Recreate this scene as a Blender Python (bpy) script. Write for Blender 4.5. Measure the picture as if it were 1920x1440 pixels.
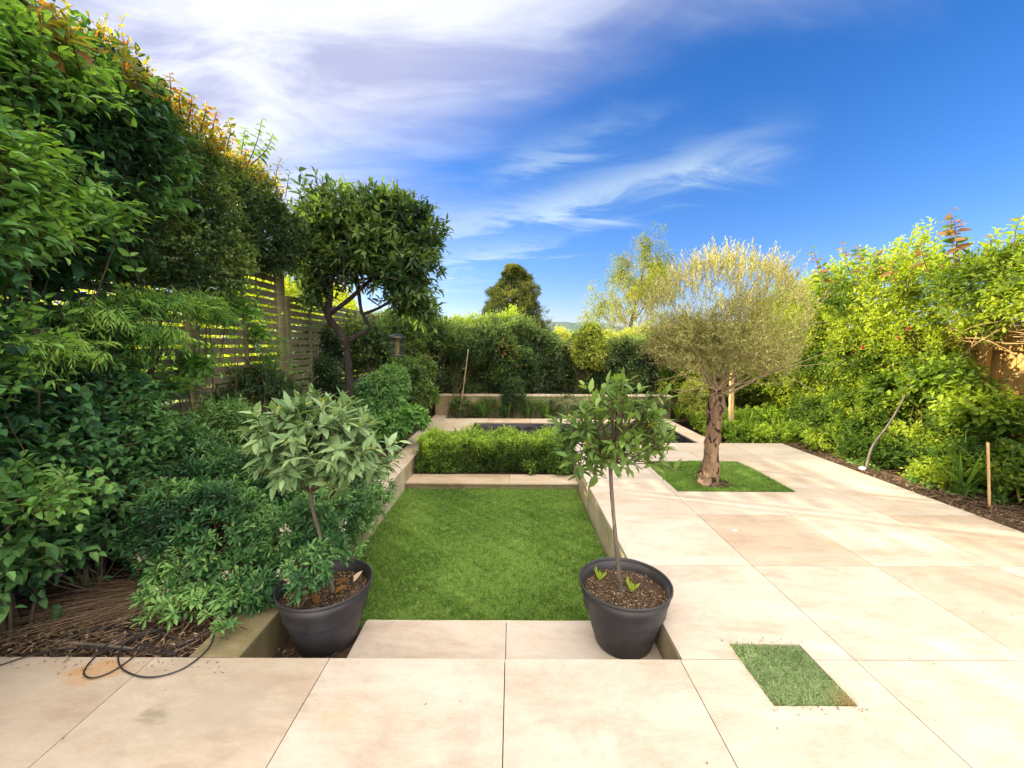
import bpy, math, random
import numpy as np
from mathutils import Vector
for o in list(bpy.data.objects): bpy.data.objects.remove(o)
SC = bpy.context.scene
COL = SC.collection
rad = math.radians
# ---------------------------------------------------------------- camera
F = 765.0; TILT = math.atan(75/765); CH = 1.61; ROLL = rad(0.25)
cam = bpy.data.cameras.new('camera'); cam.sensor_width = 36; cam.lens = 36*F/1920
cam.clip_start = 0.05; cam.clip_end = 5000
co = bpy.data.objects.new('camera', cam); COL.objects.link(co)
co.location = (0, 0, CH)
from mathutils import Matrix
co.rotation_euler = (Matrix.Rotation(math.pi/2-TILT, 3, 'X') @ Matrix.Rotation(ROLL, 3, 'Z')).to_euler()
SC.camera = co
# ---------------------------------------------------------------- world and sun
SUN_EL = 17.0; SUN_AZ = 288.0            # compass bearing of the sun, 0 = +Y, clockwise
SC.view_settings.view_transform = 'Standard'; SC.view_settings.look = 'None'
SC.view_settings.gamma = 1; SC.view_settings.use_curve_mapping = False
SC.view_settings.exposure = 1.6
W = bpy.data.worlds.new('World'); SC.world = W; W.use_nodes = True
def build_world():
    nt = W.node_tree; nt.nodes.clear(); N = nt.nodes; Lk = nt.links
    def mk(t, **k):
        n = N.new(t)
        for a, b in k.items(): setattr(n, a, b)
        return n
    def inp(n, i, v):
        if isinstance(v, bpy.types.NodeSocket): Lk.new(v, n.inputs[i])
        elif v is not None: n.inputs[i].default_value = v
    def m(op, a, b=None, c=None, clamp=False):
        n = mk('ShaderNodeMath', operation=op, use_clamp=clamp)
        inp(n, 0, a)
        if b is not None: inp(n, 1, b)
        if c is not None: inp(n, 2, c)
        return n.outputs[0]
    def ss(x, a, b):
        n = mk('ShaderNodeMapRange', interpolation_type='SMOOTHSTEP')
        inp(n, 0, x); inp(n, 1, a); inp(n, 2, b); inp(n, 3, 0.0); inp(n, 4, 1.0); return n.outputs[0]
    def mix(f, a, b, mode='MIX'):
        n = mk('ShaderNodeMix', data_type='RGBA', blend_type=mode)
        inp(n, 0, f); inp(n, 6, a); inp(n, 7, b); return n.outputs[2]
    tc = mk('ShaderNodeTexCoord')
    sp = mk('ShaderNodeSeparateXYZ'); Lk.new(tc.outputs['Generated'], sp.inputs[0])
    x, y, z = sp.outputs
    sky = mk('ShaderNodeTexSky', sky_type='NISHITA'); sky.sun_disc = False
    sky.sun_elevation = rad(SUN_EL); sky.sun_rotation = rad(SUN_AZ)
    sky.air_density = 1.0; sky.dust_density = 0.4; sky.ozone_density = 3.0
    hs = mk('ShaderNodeHueSaturation'); hs.inputs['Saturation'].default_value = SKY_SAT; hs.inputs['Value'].default_value = SKY_VAL
    hs.inputs['Hue'].default_value = 0.5
    Lk.new(sky.outputs[0], hs.inputs['Color'])
    base = mix(1.0, hs.outputs[0], SKY_TINT, 'MULTIPLY')
    # clouds, laid on a plane overhead
    zz = m('ADD', m('MAXIMUM', z, 0.0), 0.18)
    cx = mk('ShaderNodeCombineXYZ'); Lk.new(m('DIVIDE', x, zz), cx.inputs[0]); Lk.new(m('DIVIDE', y, zz), cx.inputs[1])
    mp = mk('ShaderNodeMapping'); mp.inputs['Rotation'].default_value = (0, 0, rad(-35)); mp.inputs['Scale'].default_value = (0.45, 1.1, 1)
    Lk.new(cx.outputs[0], mp.inputs[0])
    n1 = mk('ShaderNodeTexNoise'); n1.inputs['Scale'].default_value = 1.1; n1.inputs['Detail'].default_value = 9; n1.inputs['Roughness'].default_value = 0.56; n1.inputs['Distortion'].default_value = 0.5
    Lk.new(mp.outputs[0], n1.inputs['Vector'])
    n2 = mk('ShaderNodeTexNoise'); n2.inputs['Scale'].default_value = 3.2; n2.inputs['Detail'].default_value = 10; n2.inputs['Roughness'].default_value = 0.6; n2.inputs['Distortion'].default_value = 0.9
    Lk.new(mp.outputs[0], n2.inputs['Vector'])
    s = m('SUBTRACT', m('SUBTRACT', z, m('MULTIPLY', x, 0.60)), m('MULTIPLY', y, 0.40))
    nn = m('SUBTRACT', n1.outputs[0], 0.5)
    s2 = m('ADD', s, m('MULTIPLY', nn, 0.75))
    cover = m('MULTIPLY', ss(s2, -0.10, 0.36), 0.97)
    # thin wisps low in front
    ys = m('MAXIMUM', y, 0.05)
    a = m('DIVIDE', x, ys); b = m('DIVIDE', z, ys)
    dn = m('MULTIPLY', m('SUBTRACT', n2.outputs[0], 0.5), 0.22)
    def band(b0, slope, wid, a0, a1, amt):
        d = m('DIVIDE', m('SUBTRACT', m('ADD', b, dn), m('ADD', m('MULTIPLY', a, slope), b0)), wid)
        g = m('POWER', 2.718, m('MULTIPLY', m('MULTIPLY', d, d), -1.0))
        w = m('MULTIPLY', ss(a, a0-0.12, a0+0.05), m('SUBTRACT', 1.0, ss(a, a1-0.3, a1)))
        tex = ss(n2.outputs[0], 0.36, 0.66)
        return m('MULTIPLY', m('MULTIPLY', m('MULTIPLY', g, w), m('ADD', m('MULTIPLY', tex, 0.75), 0.25)), amt)
    wisp = band(0.300, 0.27, 0.050, -0.2, 0.75, 1.0)
    for q in ((0.225, 0.20, 0.014, -0.2, 0.22, 0.9), (0.165, 0.12, 0.016, -0.2, 0.05, 0.9), (0.43, 0.30, 0.03, 0.0, 0.45, 0.5), (0.115, 0.05, 0.008, -0.2, -0.1, 0.7)):
        wisp = m('ADD', wisp, band(*q))
    wisp = m('MULTIPLY', wisp, ss(y, 0.05, 0.3), None, True)
    # cloud colour: lavender grey body, bright where thin; the unseen bright bank overhead and behind is added to light the patio
    shade = ss(n2.outputs[0], 0.32, 0.7)
    cc = mix(shade, CL_DARK, CL_LIGHT)
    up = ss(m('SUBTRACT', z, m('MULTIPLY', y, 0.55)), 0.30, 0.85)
    cc2 = mix(up, cc, CL_FILL)
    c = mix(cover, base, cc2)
    c = mix(m('MULTIPLY', wisp, 0.8), c, CL_WISP)
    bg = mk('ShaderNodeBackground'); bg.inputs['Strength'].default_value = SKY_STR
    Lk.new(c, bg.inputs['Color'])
    out = mk('ShaderNodeOutputWorld'); Lk.new(bg.outputs[0], out.inputs[0])
SKY_STR = 0.1; SKY_SAT = 1.3; SKY_VAL = 0.84; SKY_TINT = (0.92, 0.80, 1.04, 1)
CL_DARK = (1.9, 2.0, 2.85, 1); CL_LIGHT = (3.6, 3.7, 4.1, 1); CL_FILL = (16.4, 15.0, 13.2, 1); CL_WISP = (2.5, 3.1, 3.5, 1)
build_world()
sl = bpy.data.lights.new('sun', 'SUN'); sl.energy = 5.0; sl.angle = rad(0.5); sl.color = (1.0, 0.86, 0.62)
so = bpy.data.objects.new('sun', sl); COL.objects.link(so); so.location = (-8, 4, 6)
sd = Vector((math.sin(rad(SUN_AZ))*math.cos(rad(SUN_EL)), math.cos(rad(SUN_AZ))*math.cos(rad(SUN_EL)), math.sin(rad(SUN_EL))))
so.rotation_euler = sd.to_track_quat('Z', 'Y').to_euler()
# ---------------------------------------------------------------- helpers
def at(px, py, Y):
    """photo pixel -> point at distance Y"""
    u = (px-960)/F; v = (720-py)/F; c, s = math.cos(ROLL), math.sin(ROLL)
    u, v = u*c - v*s, u*s + v*c
    ct, st = math.cos(TILT), math.sin(TILT)
    k = Y/(ct+v*st)
    return np.array((u*k, Y, CH+(v*ct-st)*k))
def tag(o, label=None, cat=None, group=None, kind=None):
    if label: o['label'] = label
    if cat: o['category'] = cat
    if group: o['group'] = group
    if kind: o['kind'] = kind
    return o
def thing(name, label, cat, loc=(0, 0, 0), group=None):
    o = bpy.data.objects.new(name, None); COL.objects.link(o); o.location = tuple(float(v) for v in loc)
    o.empty_display_size = 0.1
    return tag(o, label, cat, group)
class Acc:
    def __init__(s): s.v = []; s.l = []; s.t = []; s.a = []; s.n = 0; s.mi = []
    def add(s, V, faces_tpl, count=None, v=None, mi=0):
        """V: (N,k,3) instances of one template; faces_tpl: list of index tuples"""
        V = np.asarray(V, dtype=np.float32)
        if V.ndim == 2: V = V[None]
        N, k, _ = V.shape
        off = (np.arange(N)*k + s.n)[:, None]
        fl = np.concatenate([np.array(f) for f in faces_tpl])
        s.l.append((off + fl[None]).ravel().astype(np.int32))
        s.t.append(np.tile(np.array([len(f) for f in faces_tpl], dtype=np.int32), N))
        s.mi.append(np.full(N*len(faces_tpl), mi, dtype=np.int32))
        s.v.append(V.reshape(-1, 3))
        if v is None: v = np.full(N, 0.5)
        s.a.append(np.repeat(np.asarray(v, dtype=np.float32), k))
        s.n += N*k
    def build(s, name, mat, parent=None, smooth=False):
        me = bpy.data.meshes.new(name)
        V = np.concatenate(s.v)
        org = np.zeros(3)
        if parent is not None:
            root = parent
            while root.parent: root = root.parent
            org = np.array(root.location)
        V = V - org.astype(np.float32)
        l = np.concatenate(s.l); t = np.concatenate(s.t)
        me.vertices.add(len(V)); me.vertices.foreach_set('co', V.ravel())
        me.loops.add(len(l)); me.loops.foreach_set('vertex_index', l)
        me.polygons.add(len(t)); st = np.concatenate([[0], np.cumsum(t)[:-1]]).astype(np.int32)
        me.polygons.foreach_set('loop_start', st); me.polygons.foreach_set('loop_total', t)
        mats = mat if isinstance(mat, (list, tuple)) else [mat]
        for m_ in mats: me.materials.append(m_)
        me.polygons.foreach_set('material_index', np.concatenate(s.mi))
        me.polygons.foreach_set('use_smooth', np.full(len(t), bool(smooth)))
        at_ = me.attributes.new('v', 'FLOAT', 'POINT'); at_.data.foreach_set('value', np.concatenate(s.a))
        me.update(calc_edges=True)
        o = bpy.data.objects.new(name, me); COL.objects.link(o)
        if parent is not None: o.parent = parent
        return o
BOXF = [(0, 3, 2, 1), (4, 5, 6, 7), (0, 1, 5, 4), (1, 2, 6, 5), (2, 3, 7, 6), (3, 0, 4, 7)]
def box(acc, x0, x1, y0, y1, z0, z1, v=0.5, mi=0, bev=0.0):
    if bev <= 0:
        V = [(x0, y0, z0), (x1, y0, z0), (x1, y1, z0), (x0, y1, z0), (x0, y0, z1), (x1, y0, z1), (x1, y1, z1), (x0, y1, z1)]
        acc.add(V, BOXF, v=[v], mi=mi)
    else:
        b = bev
        V = [(x0, y0, z0), (x1, y0, z0), (x1, y1, z0), (x0, y1, z0), (x0, y0, z1-b), (x1, y0, z1-b), (x1, y1, z1-b), (x0, y1, z1-b),
             (x0+b, y0+b, z1), (x1-b, y0+b, z1), (x1-b, y1-b, z1), (x0+b, y1-b, z1)]
        Fc = [(0, 3, 2, 1), (0, 1, 5, 4), (1, 2, 6, 5), (2, 3, 7, 6), (3, 0, 4, 7), (4, 5, 9, 8), (5, 6, 10, 9), (6, 7, 11, 10), (7, 4, 8, 11), (8, 9, 10, 11)]
        acc.add(V, Fc, v=[v], mi=mi)
def nrm(a): return a/np.maximum(np.linalg.norm(a, axis=-1, keepdims=True), 1e-9)
def tubes(acc, Pts, R, sides=4, v=0.5, mi=0, cap=False):
    """Pts (N,m,3), R (N,m)"""
    Pts = np.asarray(Pts, float); R = np.asarray(R, float)
    if Pts.ndim == 2: Pts = Pts[None]; R = R[None]
    N, m_, _ = Pts.shape
    T = np.gradient(Pts, axis=1); T = nrm(T)
    ref = np.where(np.abs(T[:, :1, 2:3]) > 0.9, np.array([1., 0, 0]), np.array([0, 0, 1.]))
    ref = np.broadcast_to(ref, T.shape)
    S = nrm(np.cross(T, ref)); B = np.cross(T, S)
    an = np.arange(sides)*2*math.pi/sides
    V = Pts[:, :, None] + R[:, :, None, None]*(S[:, :, None]*np.cos(an)[None, None, :, None] + B[:, :, None]*np.sin(an)[None, None, :, None])
    V = V.reshape(N, m_*sides, 3)
    Fc = []
    for i in range(m_-1):
        for j in range(sides):
            a = i*sides+j; b = i*sides+(j+1) % sides
            Fc.append((a, b, b+sides, a+sides))
    if cap: Fc.append(tuple(range(sides-1, -1, -1))); Fc.append(tuple((m_-1)*sides+j for j in range(sides)))
    vv = np.broadcast_to(np.asarray(v, float), (N,)) if np.ndim(v) else np.full(N, v)
    acc.add(V, Fc, v=vv, mi=mi)
def wob(acc_pts, amp, rng):
    p = np.array(acc_pts, float)
    p[1:-1] += rng.normal(0, amp, p[1:-1].shape); return p
def spline(pts, n):
    """Catmull-Rom through pts, n samples"""
    p = np.array(pts, float); p = np.vstack([2*p[0]-p[1], p, 2*p[-1]-p[-2]]); k = len(p)-3
    t = np.linspace(0, k-1e-6, n); i = t.astype(int); f = (t-i)[:, None]
    a, b, c, d = p[i], p[i+1], p[i+2], p[i+3]
    return 0.5*((2*b)+(-a+c)*f+(2*a-5*b+4*c-d)*f**2+(-a+3*b-3*c+d)*f**3)
def interp(vals, n): return np.interp(np.linspace(0, 1, n), np.linspace(0, 1, len(vals)), vals)
class Noise:
    def __init__(s, rng, freq):
        s.w = rng.normal(0, freq*.8, (3, 3)); s.k = rng.normal(0, freq, (18, 3)); s.p = rng.uniform(0, 6.28, 18); s.f = .9/freq
    def __call__(s, P):
        Q = P + s.f*np.sin(P@s.w + s.p[:3]); return np.sin(Q@s.k.T + s.p).sum(-1)/3.6
SHAPES = {'ovate': (0.32, 1.0, 0.68, 0.72), 'lance': (0.3, 1.0, 0.65, 0.8), 'obovate': (0.4, 0.62, 0.74, 1.0), 'round': (0.28, 1.0, 0.72, 0.95), 'strap': (0.3, 0.9, 0.7, 0.8)}
def leaves(acc, P, A, Nn, L, Wd, v, lod=1, shape='ovate', curve=0.25, fold=0.22, rng=None, mi=0):
    n = len(P)
    if n == 0: return
    A = nrm(A); Nn = nrm(Nn-(Nn*A).sum(-1, keepdims=True)*A); S = np.cross(A, Nn)
    y1, w1, y2, w2 = SHAPES[shape]
    if lod >= 2:
        tpl = [(0, 0, 0), (-w1/2, y1, 1), (0, y1, 0), (w1/2, y1, 1), (-w2/2, y2, 1), (0, y2, 0), (w2/2, y2, 1), (0, 1, 0)]
        Fc = [(0, 2, 1), (0, 3, 2), (1, 2, 5, 4), (2, 3, 6, 5), (4, 5, 7), (5, 6, 7)]
    elif lod == 1:
        ym = (y1+y2)/2
        tpl = [(0, 0, 0), (-.5, ym, 1), (0, ym, 0), (.5, ym, 1), (0, 1, 0)]
        Fc = [(0, 2, 1), (0, 3, 2), (1, 2, 4), (2, 3, 4)]
    else:
        ym = (y1+y2)/2
        tpl = [(0, 0, 0), (-.5, ym, 1), (.5, ym, 1), (0, 1, 0)]
        Fc = [(0, 2, 3), (0, 3, 1)]
    tpl = np.array(tpl)
    cur = np.broadcast_to(np.asarray(curve, float), (n,))
    if rng is not None: cur = cur*rng.uniform(0.2, 1.8, n)
    L = np.broadcast_to(np.asarray(L, float), (n,)); Wd = np.broadcast_to(np.asarray(Wd, float), (n,))
    X = tpl[None, :, 0]*Wd[:, None]; Y = np.broadcast_to(tpl[None, :, 1]*L[:, None], X.shape)
    Z = tpl[None, :, 2]*np.abs(X)*2*fold - cur[:, None]*L[:, None]*tpl[None, :, 1]**2
    V = P[:, None] + X[..., None]*S[:, None] + Y[..., None]*A[:, None] + Z[..., None]*Nn[:, None]
    acc.add(V, Fc, v=v, mi=mi)
UP = np.array([0, 0, 1.0])
def sample(blobs, n, rng, r0=0.82, r1=1.04, bump=0.12, nz=None, zmin=None, keep=0.8, hemi=-0.6):
    C = np.array([b[:3] for b in blobs], float); Rr = np.array([b[3:6] if len(b) >= 6 else (b[3],)*3 for b in blobs], float)
    ar = (Rr[:, 0]*Rr[:, 1]+Rr[:, 1]*Rr[:, 2]+Rr[:, 0]*Rr[:, 2]); ar = ar/ar.sum()
    outP = []; outN = []; tot = 0
    for _ in range(40):
        k = int((n-tot)*1.6)+50
        i = rng.choice(len(C), k, p=ar); d = nrm(rng.normal(0, 1, (k, 3)))
        rr = rng.uniform(r0, r1, k)
        p = C[i]+d*Rr[i]*rr[:, None]
        if nz is not None:
            bb = nz(p); p = C[i]+d*Rr[i]*(rr*(1+bump*bb))[:, None]
        N_ = nrm(d/Rr[i])
        ok = d[:, 2] > hemi
        if zmin is not None: ok &= p[:, 2] > zmin
        for j in range(len(C)):
            q = np.linalg.norm((p-C[j])/Rr[j], axis=1); ok &= ~((q < keep) & (i != j))
        outP.append(p[ok]); outN.append(N_[ok]); tot += ok.sum()
        if tot >= n: break
    return np.concatenate(outP)[:n], np.concatenate(outN)[:n]
def shoots(LA, SA, B, D, L, k, ll, lw, rng, ang=(0.9, 0.5), mode='spiral', lod=1, shape='ovate', curve=0.25, grav=0.12, upn=0.7, v=None, vj=0.12, sr=0.0018, tipnew=0.0, szj=0.25, fold=0.22, t0=0.15, down=0.0, tip=True):
    """shoots with leaves. B base (N,3), D direction, L length (N,)"""
    N = len(B)
    if N == 0: return
    D = nrm(D); L = np.broadcast_to(np.asarray(L, float), (N,))
    side = nrm(np.cross(D, nrm(UP+rng.normal(0, .25, (N, 3))))); bin_ = np.cross(side, D)
    if v is None: v = rng.uniform(0.2, 0.7, N)
    ph = rng.uniform(0, 6.28, N); bend = rng.normal(0, .12, (N, 3)); bend[:, 2] -= grav
    pos = lambda t: B + D*(L*t)[:, None] + bend*(L*t*t)[:, None]
    tan = lambda t: nrm(D + 2*bend*np.asarray(t).reshape(-1, 1))
    if SA is not None:
        ts = np.linspace(0, 1, 4); Pts = np.stack([pos(np.full(N, t)) for t in ts], 1)
        tubes(SA, Pts, np.tile(np.array([1.3, 1.1, .8, .4])*sr, (N, 1)), 3, v=v)
    for j in range(k):
        f = j/max(k-1, 1); t = np.full(N, t0+(1-t0)*f)
        if mode == 'whorl': t = np.full(N, 0.72+0.28*f)
        p = pos(t); T = tan(t)
        if mode == 'pinnate':
            sgn = 1 if j % 2 else -1
            rd = side*sgn
            t = np.full(N, t0+(1-t0)*(j//2*2)/max(k-1, 1)); p = pos(t)
            if j == k-1: rd = side*0
        else:
            a = ph+j*2.4; rd = side*np.cos(a)[:, None]+bin_*np.sin(a)[:, None]
        an = ang[0]+(ang[1]-ang[0])*f+rng.normal(0, .15, N)
        if mode == 'pinnate' and j == k-1: an = an*0
        A = T*np.cos(an)[:, None]+rd*np.sin(an)[:, None]+rng.normal(0, .12, (N, 3)); A[:, 2] -= down
        if mode == 'pinnate': Nn = np.cross(side, D)*1.0; Nn = Nn*np.sign(Nn[:, 2:3]+1e-6)+rng.normal(0, .2, (N, 3))
        else: Nn = T*(1-upn)+UP*upn+rng.normal(0, .25, (N, 3))
        sz = rng.uniform(1-szj, 1+szj, N)*(1-0.35*f if mode != 'whorl' else 1-.3*f)
        vv = np.clip(v+rng.normal(0, vj, N), 0, .86)
        if tipnew > 0: vv = np.where((rng.uniform(0, 1, N) < tipnew) & (f > .55), rng.uniform(.9, 1, N), vv)
        leaves(LA, p, A, Nn, ll*sz, lw*sz*rng.uniform(.85, 1.15, N), vv, lod, shape, curve, fold, rng)
def bush(parent, blobs, n, SL, k, ll, lw, mat, seed=1, name='foliage', stem_mat=None, base=None, nstem=8, out=0.7, up=0.35, rnd=0.45, r0=0.75, r1=1.02, bump=0.13, nf=3.0, zmin=None,
         newf=None, vc=0.45, va=0.2, hemi=-0.6, srad=0.008, keep=0.8, **kw):
    rng = np.random.default_rng(seed); nz = Noise(rng, nf); nz2 = Noise(rng, nf*1.3)
    P, Nm = sample(blobs, n, rng, r0, r1, bump, nz, zmin, keep, hemi)
    D = nrm(Nm*out+UP*up+rng.normal(0, rnd, P.shape))
    Ls = SL*rng.uniform(.6, 1.35, len(P))
    v = np.clip(vc+va*nz2(P)+rng.normal(0, .1, len(P)), .02, .84)
    if newf is not None: v = newf(P, v, rng)
    LA = Acc(); SA = Acc()
    shoots(LA, SA, P-D*(Ls*.75)[:, None], D, Ls, k, ll, lw, rng, v=v, **kw)
    if base is not None and nstem:
        idx = rng.choice(len(P), min(nstem, len(P)), replace=False)
        b = np.array(base, float)
        for i in idx:
            s0 = b+np.array([rng.normal(0, .06), rng.normal(0, .06), 0]); e = P[i]-D[i]*Ls[i]*.7
            mid = (s0+e)/2+rng.normal(0, .07, 3)+np.array([0, 0, .08])
            pts = spline([s0, mid, e], 9); tubes(SA, pts, interp([srad, srad*.7, srad*.3], 9), 5)
    o = LA.build(name, mat, parent)
    if SA.n: SA.build('branches', stem_mat or M['twig'], parent, smooth=True)
    return o
# ---------------------------------------------------------------- materials
M = {}
def newmat(name):
    m_ = bpy.data.materials.new(name); m_.use_nodes = True; nt = m_.node_tree
    return m_, nt, nt.nodes['Principled BSDF'], nt.nodes['Material Output']
def ramp(nt, stops):
    r = nt.nodes.new('ShaderNodeValToRGB'); e = r.color_ramp.elements
    while len(e) < len(stops): e.new(0.5)
    for i, (p, c) in enumerate(stops): e[i].position = p; e[i].color = (*c, 1)
    return r
def noise(nt, scale, detail=6, rough=.6, dist=0., vec=None, sc=None):
    n = nt.nodes.new('ShaderNodeTexNoise'); n.inputs['Scale'].default_value = scale; n.inputs['Detail'].default_value = detail
    n.inputs['Roughness'].default_value = rough; n.inputs['Distortion'].default_value = dist
    if vec is None:
        tc = nt.nodes.new('ShaderNodeNewGeometry'); vec = tc.outputs['Position']
    if sc is not None:
        mp = nt.nodes.new('ShaderNodeMapping'); mp.inputs['Scale'].default_value = sc; nt.links.new(vec, mp.inputs[0]); vec = mp.outputs[0]
    nt.links.new(vec, n.inputs['Vector']); return n
def mixc(nt, f, a, b, mode='MIX'):
    n = nt.nodes.new('ShaderNodeMix'); n.data_type = 'RGBA'; n.blend_type = mode
    for i, v_ in ((0, f), (6, a), (7, b)):
        if isinstance(v_, bpy.types.NodeSocket): nt.links.new(v_, n.inputs[i])
        else: n.inputs[i].default_value = v_ if i == 0 else (*v_[:3], 1)
    return n.outputs[2]
def mth(nt, op, a, b=0.0, clamp=False):
    n = nt.nodes.new('ShaderNodeMath'); n.operation = op; n.use_clamp = clamp
    for i, v_ in ((0, a), (1, b)):
        if isinstance(v_, bpy.types.NodeSocket): nt.links.new(v_, n.inputs[i])
        else: n.inputs[i].default_value = v_
    return n.outputs[0]
def mrange(nt, x, a, b, c=0., d=1.):
    n = nt.nodes.new('ShaderNodeMapRange'); n.interpolation_type = 'SMOOTHSTEP'; nt.links.new(x, n.inputs[0])
    for i, v_ in enumerate((a, b, c, d)): n.inputs[i+1].default_value = v_
    return n.outputs[0]
def bump(nt, h, st, dist=0.01):
    b = nt.nodes.new('ShaderNodeBump'); b.inputs['Strength'].default_value = st; b.inputs['Distance'].default_value = dist
    nt.links.new(h, b.inputs['Height']); return b.outputs[0]
def attr(nt, n='v'):
    a = nt.nodes.new('ShaderNodeAttribute'); a.attribute_name = n; return a.outputs['Fac']
def leafmat(name, dark, mid, light, new=(.45, .2, .06), trans=.35, tcol=None, rough=.45, spec=.35, tb=1.8):
    spec *= .5; rough += .06
    m_, nt, bs, out = newmat(name)
    r = ramp(nt, [(0, dark), (.4, mid), (.8, light), (.875, light), (.9, new)])
    nt.links.new(attr(nt), r.inputs[0])
    ns = noise(nt, 60, 2); col = mixc(nt, .25, r.outputs[0], mrange_col(nt, ns.outputs[0]), 'OVERLAY')
    nt.links.new(col, bs.inputs['Base Color']); bs.inputs['Roughness'].default_value = rough; bs.inputs['Specular IOR Level'].default_value = spec
    tr = nt.nodes.new('ShaderNodeBsdfTranslucent')
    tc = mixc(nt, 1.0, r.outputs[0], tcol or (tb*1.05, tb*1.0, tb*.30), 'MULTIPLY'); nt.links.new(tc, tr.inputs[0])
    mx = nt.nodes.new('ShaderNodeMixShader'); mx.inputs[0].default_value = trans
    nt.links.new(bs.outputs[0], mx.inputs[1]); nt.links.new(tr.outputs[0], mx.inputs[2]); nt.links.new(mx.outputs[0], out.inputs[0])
    M[name] = m_; return m_
def mrange_col(nt, x):
    r = ramp(nt, [(.3, (.35, .35, .35)), (.7, (.65, .65, .65))]); nt.links.new(x, r.inputs[0]); return r.outputs[0]
leafmat('laurel', (.02, .045, .022), (.06, .11, .045), (.15, .23, .075), (.16, .26, .05), rough=.38)
leafmat('bay', (.018, .040, .022), (.045, .085, .040), (.10, .16, .06), (.20, .28, .05), rough=.36, trans=.25)
leafmat('bay_pale', (.045, .095, .04), (.12, .205, .085), (.23, .335, .16), (.34, .33, .05), rough=.42, trans=.22)
leafmat('bay_fresh', (.05, .10, .03), (.11, .19, .05), (.20, .30, .08), (.36, .36, .05), rough=.42, trans=.3)
leafmat('hedge_dark', (.016, .04, .02), (.06, .115, .048), (.19, .27, .08), (.34, .17, .05), rough=.38, trans=.3)
leafmat('ivy', (.016, .052, .025), (.055, .145, .052), (.14, .29, .085), (.19, .32, .07), rough=.5, trans=.3)
leafmat('rose_green', (.04, .11, .035), (.10, .23, .06), (.20, .37, .09), (.20, .18, .05), rough=.5, trans=.4)
leafmat('maple', (.04, .13, .03), (.12, .26, .055), (.25, .40, .08), (.26, .38, .06), rough=.5, trans=.4)
leafmat('orange_tips', (.05, .08, .02), (.12, .13, .03), (.22, .18, .05), (.28, .14, .05), rough=.5, trans=.5)
leafmat('pittosporum', (.012, .045, .02), (.055, .15, .05), (.19, .35, .10), (.17, .30, .08), rough=.32, spec=.45, trans=.2)
leafmat('box', (.02, .05, .012), (.09, .18, .03), (.30, .45, .06), (.40, .46, .06), rough=.4, trans=.3)
leafmat('privet', (.02, .05, .022), (.055, .11, .038), (.15, .24, .06), (.22, .12, .055), rough=.42)
leafmat('yellow_shrub', (.09, .13, .02), (.20, .26, .045), (.40, .43, .10), (.6, .5, .1), rough=.45, trans=.35)
leafmat('lime', (.05, .12, .02), (.13, .24, .03), (.28, .38, .05), (.40, .42, .05), rough=.45, trans=.45)
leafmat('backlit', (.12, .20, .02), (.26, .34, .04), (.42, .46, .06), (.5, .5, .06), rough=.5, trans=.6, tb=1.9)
leafmat('conifer', (.03, .05, .02), (.10, .13, .035), (.26, .27, .06), (.3, .26, .07), rough=.6, trans=.2)
leafmat('birch', (.06, .10, .03), (.14, .19, .05), (.30, .32, .07), (.4, .3, .1), rough=.5, trans=.45)
leafmat('olive', (.12, .135, .045), (.27, .28, .10), (.46, .45, .19), (.50, .43, .30), rough=.5, trans=.25, tb=1.5)
leafmat('blade', (.03, .08, .02), (.08, .17, .04), (.20, .32, .06), (.42, .44, .12), rough=.45, trans=.35)
leafmat('climber_right', (.04, .09, .015), (.12, .20, .028), (.33, .41, .045), (.22, .13, .055), rough=.45, trans=.5)
leafmat('bloom', (.25, .03, .02), (.32, .05, .03), (.4, .08, .05), (.34, .06, .04), rough=.5)
leafmat('backlit_fringe', (.05, .09, .02), (.14, .16, .035), (.28, .22, .05), (.34, .16, .05), rough=.5, trans=.6)
leafmat('petal', (.6, .5, .36), (.75, .66, .5), (.85, .8, .66), (.6, .4, .2), rough=.6, trans=.3, tb=1.0)
leafmat('dead', (.05, .032, .022), (.12, .08, .05), (.25, .17, .11), (.45, .35, .25), rough=.8, trans=.1, tb=1.0)
leafmat('turf', (.035, .085, .014), (.115, .22, .035), (.27, .42, .10), (.30, .27, .12), rough=.55, spec=.25, trans=.2, tb=1.3)
leafmat('turf_dry', (.11, .17, .07), (.25, .36, .16), (.43, .54, .29), (.36, .28, .13), rough=.55, trans=.2, tb=1.2)
def barkmat(name, c0, c1, sc=8, b=.5, patch=None, stretch=(1, 1, .35)):
    m_, nt, bs, out = newmat(name)
    n = noise(nt, sc, 8, .65, .3, sc=stretch); r = ramp(nt, [(.3, c0), (.68, c1)]); nt.links.new(n.outputs[0], r.inputs[0])
    col = r.outputs[0]
    if patch:
        n2 = noise(nt, 11, 3, .55, .8, sc=(1, 1, .8)); col = mixc(nt, mrange(nt, n2.outputs[0], .55, .60), col, patch)
    nt.links.new(col, bs.inputs['Base Color']); bs.inputs['Roughness'].default_value = .85; bs.inputs['Specular IOR Level'].default_value = .2
    nt.links.new(bump(nt, n.outputs[0], b, .01), bs.inputs['Normal']); M[name] = m_
barkmat('twig', (.05, .035, .02), (.13, .10, .06), 20)
barkmat('bark_dark', (.018, .014, .012), (.055, .045, .038), 14)
barkmat('bark_grey', (.06, .05, .04), (.17, .14, .11), 18)
barkmat('bark_olive', (.085, .052, .034), (.27, .18, .115), 16, 1.2, patch=(.025, .014, .01))
barkmat('twig_pale', (.20, .16, .09), (.36, .29, .17), 20)
barkmat('twig_red', (.12, .05, .04), (.22, .10, .06), 20)
barkmat('cane', (.42, .26, .11), (.58, .40, .20), 9)
barkmat('fence_wood', (.11, .095, .05), (.21, .185, .10), 5, .3, stretch=(.6, .6, 6))
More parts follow.
